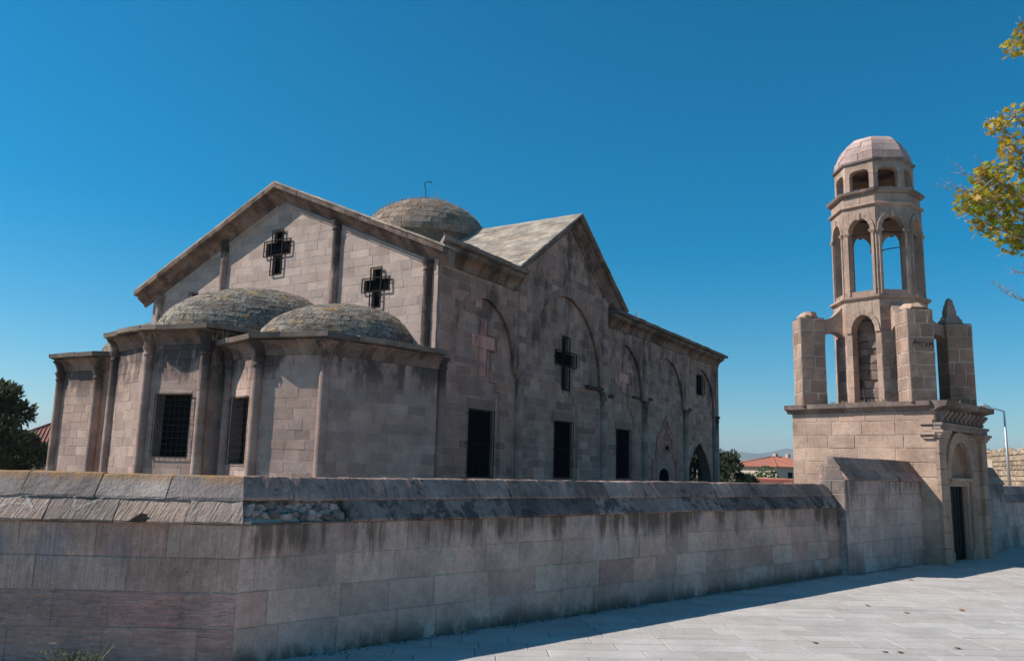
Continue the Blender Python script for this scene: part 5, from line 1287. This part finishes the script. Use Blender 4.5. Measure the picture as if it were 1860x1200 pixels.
seen = [(1850, 85, 13.2, 0.30, 60, 0.5), (1858, 55, 13.4, 0.2, 22, 0.6), (1812, 228, 13.0, 0.22, 40, 0.8), (1845, 215, 13.3, 0.30, 50, 0.8), (1838, 265, 12.8, 0.28, 60, 0.7), (1858, 300, 13.0, 0.3, 70, 0.5),
        (1800, 320, 12.6, 0.30, 110, 0.35), (1770, 365, 12.4, 0.32, 120, 0.35), (1815, 365, 12.8, 0.38, 150, 0.35), (1850, 350, 13.2, 0.40, 130, 0.4), (1790, 405, 12.5, 0.25, 60, 0.3), (1830, 420, 12.8, 0.32, 90, 0.25), (1852, 445, 12.9, 0.26, 70, 0.25), (1870, 400, 13.2, 0.4, 110, 0.35)]
for (px, py, y, r_, n, ye) in seen: clusters.append((at_depth(px, py, y), r_, n, ye))
for i in range(60):
    o_ = Vector((rg.uniform(-1, 1), rg.uniform(-1, 1), rg.uniform(-0.75, 1)))
    c = tb + Vector((0.4, 0, 5.6)) + Vector((o_.x * 2.6, o_.y * 2.8, o_.z * 2.4)); x, y = project(c)
    if x < 1960: continue
    clusters.append((c, rg.uniform(0.4, 0.6), 110, 0.35))
for (c, r_, n, ye) in clusters:
    leaves(c, (r_, r_, r_ * 0.75), n, rg, ye)
    st = tb + Vector((0, 0, max(2.6, min(6.5, (c.z - GZ) * 0.62)))); mid = st + (c - st) * 0.5 + Z * 0.3
    limb(tk, path(st, mid, 3, 0.08, rg), 0.055, 0.035); limb(tk, path(mid, c, 4, 0.07, rg), 0.035, 0.012)
    for k in range(9):
        e = c + 1.25 * Vector((rg.uniform(-1, 1), rg.uniform(-1, 1), rg.uniform(-0.8, 0.8))) * r_; limb(tw, path(c, e, 2, 0.03, rg), 0.010, 0.004)
def bare(px0, py0, px1, py1, y, n, rg, L):
    a, b_ = at_depth(px0, py0, y), at_depth(px1, py1, y); ps = path(a, b_, 6, 0.04, rg); limb(tw, ps, 0.014, 0.004)
    for i in range(n):
        p = ps[rg.randrange(1, 7)]; d = ((b_ - a).normalized() + Vector((rg.uniform(-0.8, 0.8), rg.uniform(-0.5, 0.5), rg.uniform(-0.3, 1.0)))) * L * rg.uniform(0.5, 1); q = p + d; limb(tw, path(p, q, 3, 0.02, rg), 0.006, 0.002)
        if rg.random() < 0.6: limb(tw, [p + d * 0.5, p + d * 0.5 + Vector((rg.uniform(-1, 1), rg.uniform(-1, 1), rg.uniform(-0.2, 1))) * L * 0.35], 0.004, 0.002)
bare(1790, 350, 1722, 345, 12.4, 10, rg, 0.22); bare(1795, 335, 1748, 318, 12.5, 6, rg, 0.2); bare(1800, 410, 1752, 400, 12.5, 6, rg, 0.16); bare(1838, 255, 1808, 250, 12.9, 5, rg, 0.15)
bare(1880, 560, 1818, 522, 12.6, 12, rg, 0.24); bare(1890, 500, 1842, 490, 12.8, 7, rg, 0.2)
limb(tk, path(tb + Vector((0, 0, 2.9)), at_depth(1885, 545, 12.7), 5, 0.05, rg), 0.05, 0.018)
tk.build('trunk', M['bark'], tree); lv_.build('crown', M['leaf'], tree); tw.build('twigs', M['twig'], tree)

# pines behind the wall
def pine(base, h, rad, seed, label, px=None, n=60, dens=190, squash=0.8):
    rg = random.Random(seed); b_ = Vector(base); t = thing('pine_tree', b_, label, 'tree', 'pines behind the wall')
    mb = MB(); limb(mb, path(b_, b_ + Z * (h * 0.9), 6, 0.12, rg), 0.22, 0.06); cr_ = MB()
    for i in range(n):
        f = rg.uniform(0.12, 1.0); a = rg.uniform(0, 6.283); rr = rad * (1 - f ** 1.8 * 0.75) * rg.uniform(0.35, 1.0)
        c = b_ + Vector((math.cos(a) * rr, math.sin(a) * rr, h * (0.15 + 0.85 * f))); mb.bar(b_ + Z * (c.z - b_.z - rr * 0.25), c, 0.05, 5, r2=0.015)
        s = rg.uniform(0.32, 0.68) * rad * 0.42
        for k in range(dens):
            while True:
                o_ = Vector((rg.uniform(-1, 1), rg.uniform(-1, 1), rg.uniform(-1, 1)))
                if o_.length < 1: break
            p = c + Vector((o_.x * s, o_.y * s, o_.z * s * squash)); d = (o_ + Vector((0, 0, 0.5)) + Vector((rg.uniform(-0.5, 0.5), rg.uniform(-0.5, 0.5), rg.uniform(-0.5, 0.5)))).normalized() * rg.uniform(0.14, 0.26)
            w_ = d.cross(Vector((rg.uniform(-1, 1), rg.uniform(-1, 1), rg.uniform(-1, 1)))).normalized() * 0.05; tt = rg.uniform(0.45, 1.4); tn = (tt * rg.uniform(0.9, 1.25), tt, tt * rg.uniform(0.8, 1.1))
            cr_.add([p - w_, p + w_, p + d + w_ * 0.4, p + d - w_ * 0.4], [(0, 1, 2, 3)], tn)
    mb.build('trunk', M['pine_bark'], t); cr_.build('crown', M['pine'], t)
def base_at(px, y, z=None):
    p = at_depth(px, 850, y); return Vector((p.x, p.y, terr(p.x, p.y)))
pine(base_at(-25, 34), 4.5, 2.3, 1, 'tall dark pine cut off by the left edge behind the wall')
pine(base_at(36, 37), 2.6, 1.5, 2, 'low dark pine between the left edge and the apses', n=30)
pine(base_at(1318, 62), 5.0, 2.1, 3, 'dark pine just right of the church corner', n=64)
pine(base_at(1352, 66), 3.7, 1.5, 4, 'lower pine between the church corner and the red roofed house', n=44)
pine(base_at(1262, 56), 5.6, 2.8, 5, 'pine seen through the arched porch of the church', n=70)
def bush(base, w_, h, seed, label):
    rg = random.Random(seed); b_ = Vector(base); t = thing('bush', b_, label, 'bush'); mb = MB(); st = MB()
    for i in range(9): st.bar(b_, b_ + Vector((rg.uniform(-w_, w_) * 0.6, rg.uniform(-0.5, 0.5), h * rg.uniform(0.6, 0.95))), 0.05, 5, r2=0.02)
    for i in range(1500):
        p = b_ + Vector((rg.uniform(-1, 1) * w_, rg.uniform(-1, 1) * w_ * 0.5, 0)); p.z += h * (0.1 + 0.9 * rg.random() * (1 - (abs(p.x - b_.x) / w_) ** 2 * 0.6)) ; s = rg.uniform(0.12, 0.24); nrm = Vector((rg.uniform(-1, 1), rg.uniform(-1, 1), rg.uniform(0, 1))).normalized(); ax = nrm.orthogonal().normalized() * s; ay = nrm.cross(ax); k = rg.uniform(0.6, 1.5)
        mb.add([p - ax, p + ay * 0.5, p + ax, p - ay * 0.5], [(0, 1, 2, 3)], (k * 0.9, k * 1.25, k * 0.6))
    st.build('stems', M['bark'], t); mb.build('foliage', M['pine'], t)
bush(base_at(1392, 78), 2.1, 5.0, 7, 'green leafy bush in front of the red roofed house')
bush(base_at(1428, 74), 1.5, 3.2, 8, 'low green bush beside the bell tower, right of the house front')

# ------------------------------------------------------------------ background buildings
def house(base, ang, w_, d_, he, hr, label, wallm, hip=True, chim=True, wins=2):
    t = thing('house', base, label, 'house'); B = Vector(base); ax = hd(ang); ay = hd(ang - math.pi / 2); zb = B.z
    mb = MB(); mb.box(B - ax * w_ / 2 - ay * d_ / 2, ax * w_, ay * d_, Z * (he - zb)); mb.build('wall', M[wallm], t)
    ov = 0.5; X, Y = w_ / 2 + ov, d_ / 2 + ov; rl = (w_ - d_) / 2 if hip else w_ / 2 + ov; rl = max(rl, 0.4)
    c = Vector((B.x, B.y, 0)); e = [c + ax * sx * X + ay * sy * Y + Z * he for sx, sy in ((-1, -1), (1, -1), (1, 1), (-1, 1))]; r1, r2 = c - ax * rl + Z * hr, c + ax * rl + Z * hr
    mb = MB(); mb.add(e + [r1, r2], [(0, 1, 5, 4), (1, 2, 5), (2, 3, 4, 5), (3, 0, 4), (3, 2, 1, 0)]); rf = mb.build('roof', M['tile'], t)
    # tile ribs down the slopes
    mb = MB()
    for sy in (-1, 1):
        n = int(2 * X / 0.30)
        for i in range(n + 1):
            x = -X + i * 2 * X / n; k = max(0.0, min(1.0, (X - abs(x)) / (X - rl))) if hip and X > rl else 1.0
            p = c + ax * x + ay * sy * Y + Z * (he + 0.02); q = c + ax * x + ay * sy * Y * (1 - k) + Z * (he + (hr - he) * k + 0.02); mb.bar(p, q, 0.06, 4, (rng.uniform(0.85, 1.15),) * 3)
    mb.build('tiles', M['tile'], rf)['kind'] = 'stuff'
    mb = MB()
    for p, q in ((r1, r2), (e[0], r1), (e[3], r1), (e[1], r2), (e[2], r2)): mb.bar(p + Z * 0.03, q + Z * 0.03, 0.11, 6, (1.1, 1.2, 1.3))
    mb.build('ridge_tiles', M['tile'], rf)
    if chim:
        for k in (0.0, 0.25):
            mb = MB(); mb.box(c + ax * (w_ * k - 0.3) + Z * (hr - 0.5), ax * 0.5, ay * 0.5, Z * 1.0); mb.build('chimney', M['plaster'], rf)
    for sy in (-1, 1):
        for k in range(wins):
            x = -w_ / 2 + w_ * (k + 0.5) / wins - 0.4; mb = MB(); mb.box(c + ax * x + ay * (sy * d_ / 2 - 0.03) + Z * (he - 1.9), ax * 0.9, ay * 0.06 if sy > 0 else ay * 0.045, Z * 1.2); w2 = mb.build('window', M['glass'], t)
            mb = MB(); mb.box(c + ax * (x - 0.08) + ay * (sy * (d_ / 2 + 0.04) - 0.05) + Z * (he - 2.0), ax * 1.06, ay * 0.1, Z * 0.1); mb.build('sill', M['plaster'], w2)
    return t
p = at_depth(1412, 850, 116); house(Vector((p.x, p.y, terr(p.x, p.y))), R(58), 10.5, 8.5, 2.75, 4.15, 'pale house with red hipped tile roof between church and tower', 'plaster')
p = at_depth(1400, 870, 70); house(Vector((p.x, p.y, terr(p.x, p.y))), R(-28), 5.5, 4.0, 0.60, 1.30, 'low shed with orange roof peeking over the wall below the house', 'plaster_g', hip=False, chim=False, wins=1)
p = at_depth(112, 820, 75); house(Vector((p.x, p.y, terr(p.x, p.y))), R(70), 9.0, 7.0, 2.35, 4.6, 'house with orange tile roof half hidden behind the left pines', 'plaster')
# ruined rubble wall and lamps beyond the gate
A_ = at_depth(1745, 850, 62); B_ = at_depth(1990, 850, 36); A_.z = B_.z = 0
ruin = thing('ruined_wall', Vector((A_.x, A_.y, terr(A_.x, A_.y))), 'ruined wall of pale rubble stones on the horizon right of the tower', 'wall')
ax = (B_ - A_).normalized(); out = Vector((ax.y, -ax.x, 0)); fr = Fr(A_, ax, out); L = (B_ - A_).length
rg = random.Random(131); q = Masonry(rg, gap=0.035, ch=0.03, proud=0.06, rough=0.03); zb = terr(A_.x, A_.y)
rw = courses(-0.2, 3.45, 0.32, rg, 0.25)
q.wall(fr, 0, L, rw, 0, 0.3, 0.7, tint=lambda r_, r: rtint(r_, 0.7)); q.core.box(fr.P(0, zb, -0.9), ax * L, out * 0.86, Z * (3.4 - zb)); q.core.build('mortar_bed', M['ruin_mortar'], ruin)
emit(ruin, q.stones, M['ruin'], 'rubble_stone', 220, 'rubble_stones')
for i in range(60):
    mb = MB(); k = rg.uniform(0.7, 1.1); rock(mb, fr.P(rg.uniform(0, L), 3.5, -0.3 + rg.uniform(-0.2, 0.2)), rg.uniform(0.15, 0.4), 0.25, rg.uniform(0.08, 0.22), rg, (k, k, k)); mb.build('loose_stone', M['ruin'], ruin)
mb = MB(); mb.box(fr.P(7.4, 1.0, 0.02), ax * 2.6, out * 0.1, Z * 2.0); mb.build('plastered_patch', M['plaster'], ruin)
B2 = at_depth(1832, 857, 44); B2 = Vector((B2.x, B2.y, GZ - 0.1)); top = at_depth(1822, 746, 44)
lamp = thing('street_lamp', B2, 'tall grey street lamp with single arm right of the bell tower', 'street lamp')
mb = MB(); mb.bar(B2, Vector((B2.x, B2.y, top.z)), 0.10, 10, r2=0.045); mb.build('pole', M['lamp_metal'], lamp)
P1 = Vector((B2.x, B2.y, top.z - 0.02)); P2 = P1 - RIGHT * 0.78 + Z * 0.22
mb = MB(); mb.bar(P1, P2, 0.035, 8); mb.build('arm', M['lamp_metal'], lamp)
mb = MB(); d = (P2 - P1).normalized(); sd_ = d.cross(Z).normalized(); up_ = sd_.cross(d)
vs = []
for (t, w_, h) in ((0, 0.05, 0.05), (0.12, 0.10, 0.09), (0.38, 0.11, 0.10), (0.52, 0.05, 0.05)):
    vs += [P2 + d * t + sd_ * w_ - up_ * h * 0.5, P2 + d * t - sd_ * w_ - up_ * h * 0.5, P2 + d * t - sd_ * w_ * 0.6 + up_ * h, P2 + d * t + sd_ * w_ * 0.6 + up_ * h]
mb.add(vs, [(k * 4 + i, k * 4 + (i + 1) % 4, k * 4 + 4 + (i + 1) % 4, k * 4 + 4 + i) for k in range(3) for i in range(4)] + [(3, 2, 1, 0), (12, 13, 14, 15)]); mb.build('lamp_head', M['lamp_head'], lamp)
B3 = at_depth(1777, 850, 60); B3 = Vector((B3.x, B3.y, 3.5)); tp = at_depth(1776, 792, 60)
mast = thing('antenna_mast', B3, 'thin mast with a lamp and antenna beside the tower cornice', 'mast')
mb = MB(); mb.bar(B3 - Z * 3, Vector((B3.x, B3.y, tp.z)), 0.06, 6); mb.build('pole', M['lamp_metal'], mast)
mb = MB(); T_ = Vector((B3.x, B3.y, tp.z)); mb.bar(T_, T_ + RIGHT * 0.9 - Z * 0.2, 0.02, 5); mb.bar(T_ - Z * 0.25, T_ + RIGHT * 0.6 - Z * 0.5, 0.012, 5); mb.build('antenna', M['lamp_metal'], mast)
mb = MB(); mb.bar(T_ + Z * 0.05, T_ + RIGHT * 0.28 + Z * 0.18, 0.09, 8, r2=0.05); mb.build('lamp_head', M['lamp_head'], mast)
tk_ = at_depth(1788, 820, 61); mb = MB(); mb.lathe(Vector((tk_.x, tk_.y, 3.42)), [(0.32, 0), (0.34, 0.1), (0.34, 0.55), (0.3, 0.6)], 14); mb.bar(Vector((tk_.x - 0.8, tk_.y, 3.6)), Vector((tk_.x - 0.3, tk_.y, 3.78)), 0.22, 8, (0.2, 0.2, 0.22))
tag(mb.build('water_tank', M['lamp_head'], loc=Vector((tk_.x, tk_.y, 3.55))), 'small pale water tank on top of the ruined wall', 'tank')

# far hills
mb = MB(); rg = random.Random(140); Yh = 3200; pr = [(-2600, 20), (700, 70), (1000, 104), (1108, 120), (1250, 114), (1330, 124), (1390, 140), (1425, 146), (1460, 132), (1500, 110), (1600, 80), (2200, 45), (5200, 30)]
def hh(x):
    for (a, b_), (c, d) in zip(pr[:-1], pr[1:]):
        if a <= x <= c: t = (x - a) / (c - a); return b_ + (d - b_) * t
    return 20
nxh = 160; vs = []
for j, (yy, k) in enumerate(((0, 0.0), (350, 0.45), (700, 0.85), (1000, 1.0), (1500, 0.7), (2200, -0.1))):
    for i in range(nxh): x = -2600 + 7800 * i / (nxh - 1); vs.append((x, Yh + yy, -6 + (hh(x * 1.0) + 6 * math.sin(x * 0.013) + rg.uniform(-2, 2)) * k))
mb.add(vs, [(j * nxh + i, j * nxh + i + 1, (j + 1) * nxh + i + 1, (j + 1) * nxh + i) for j in range(5) for i in range(nxh - 1)], smooth=True); tag(mb.build('hills', M['hill']), None, None, kind='structure')

# the air: one even, thin haze round everything
mb = MB(); mb.box((-7000, -7000, -9), (14000, 0, 0), (0, 14000, 0), (0, 0, 179))
hz, nd, lk, bs = nm('haze_air'); nd.remove(bs); pv = nd.new('ShaderNodeVolumePrincipled'); pv.inputs['Color'].default_value = (0.62, 0.82, 1.0, 1); pv.inputs['Density'].default_value = 0.00015; pv.inputs['Anisotropy'].default_value = 0.2
lk.new(pv.outputs[0], nd['Material Output'].inputs['Volume'])
tag(mb.build('haze', hz), None, None, kind='stuff')
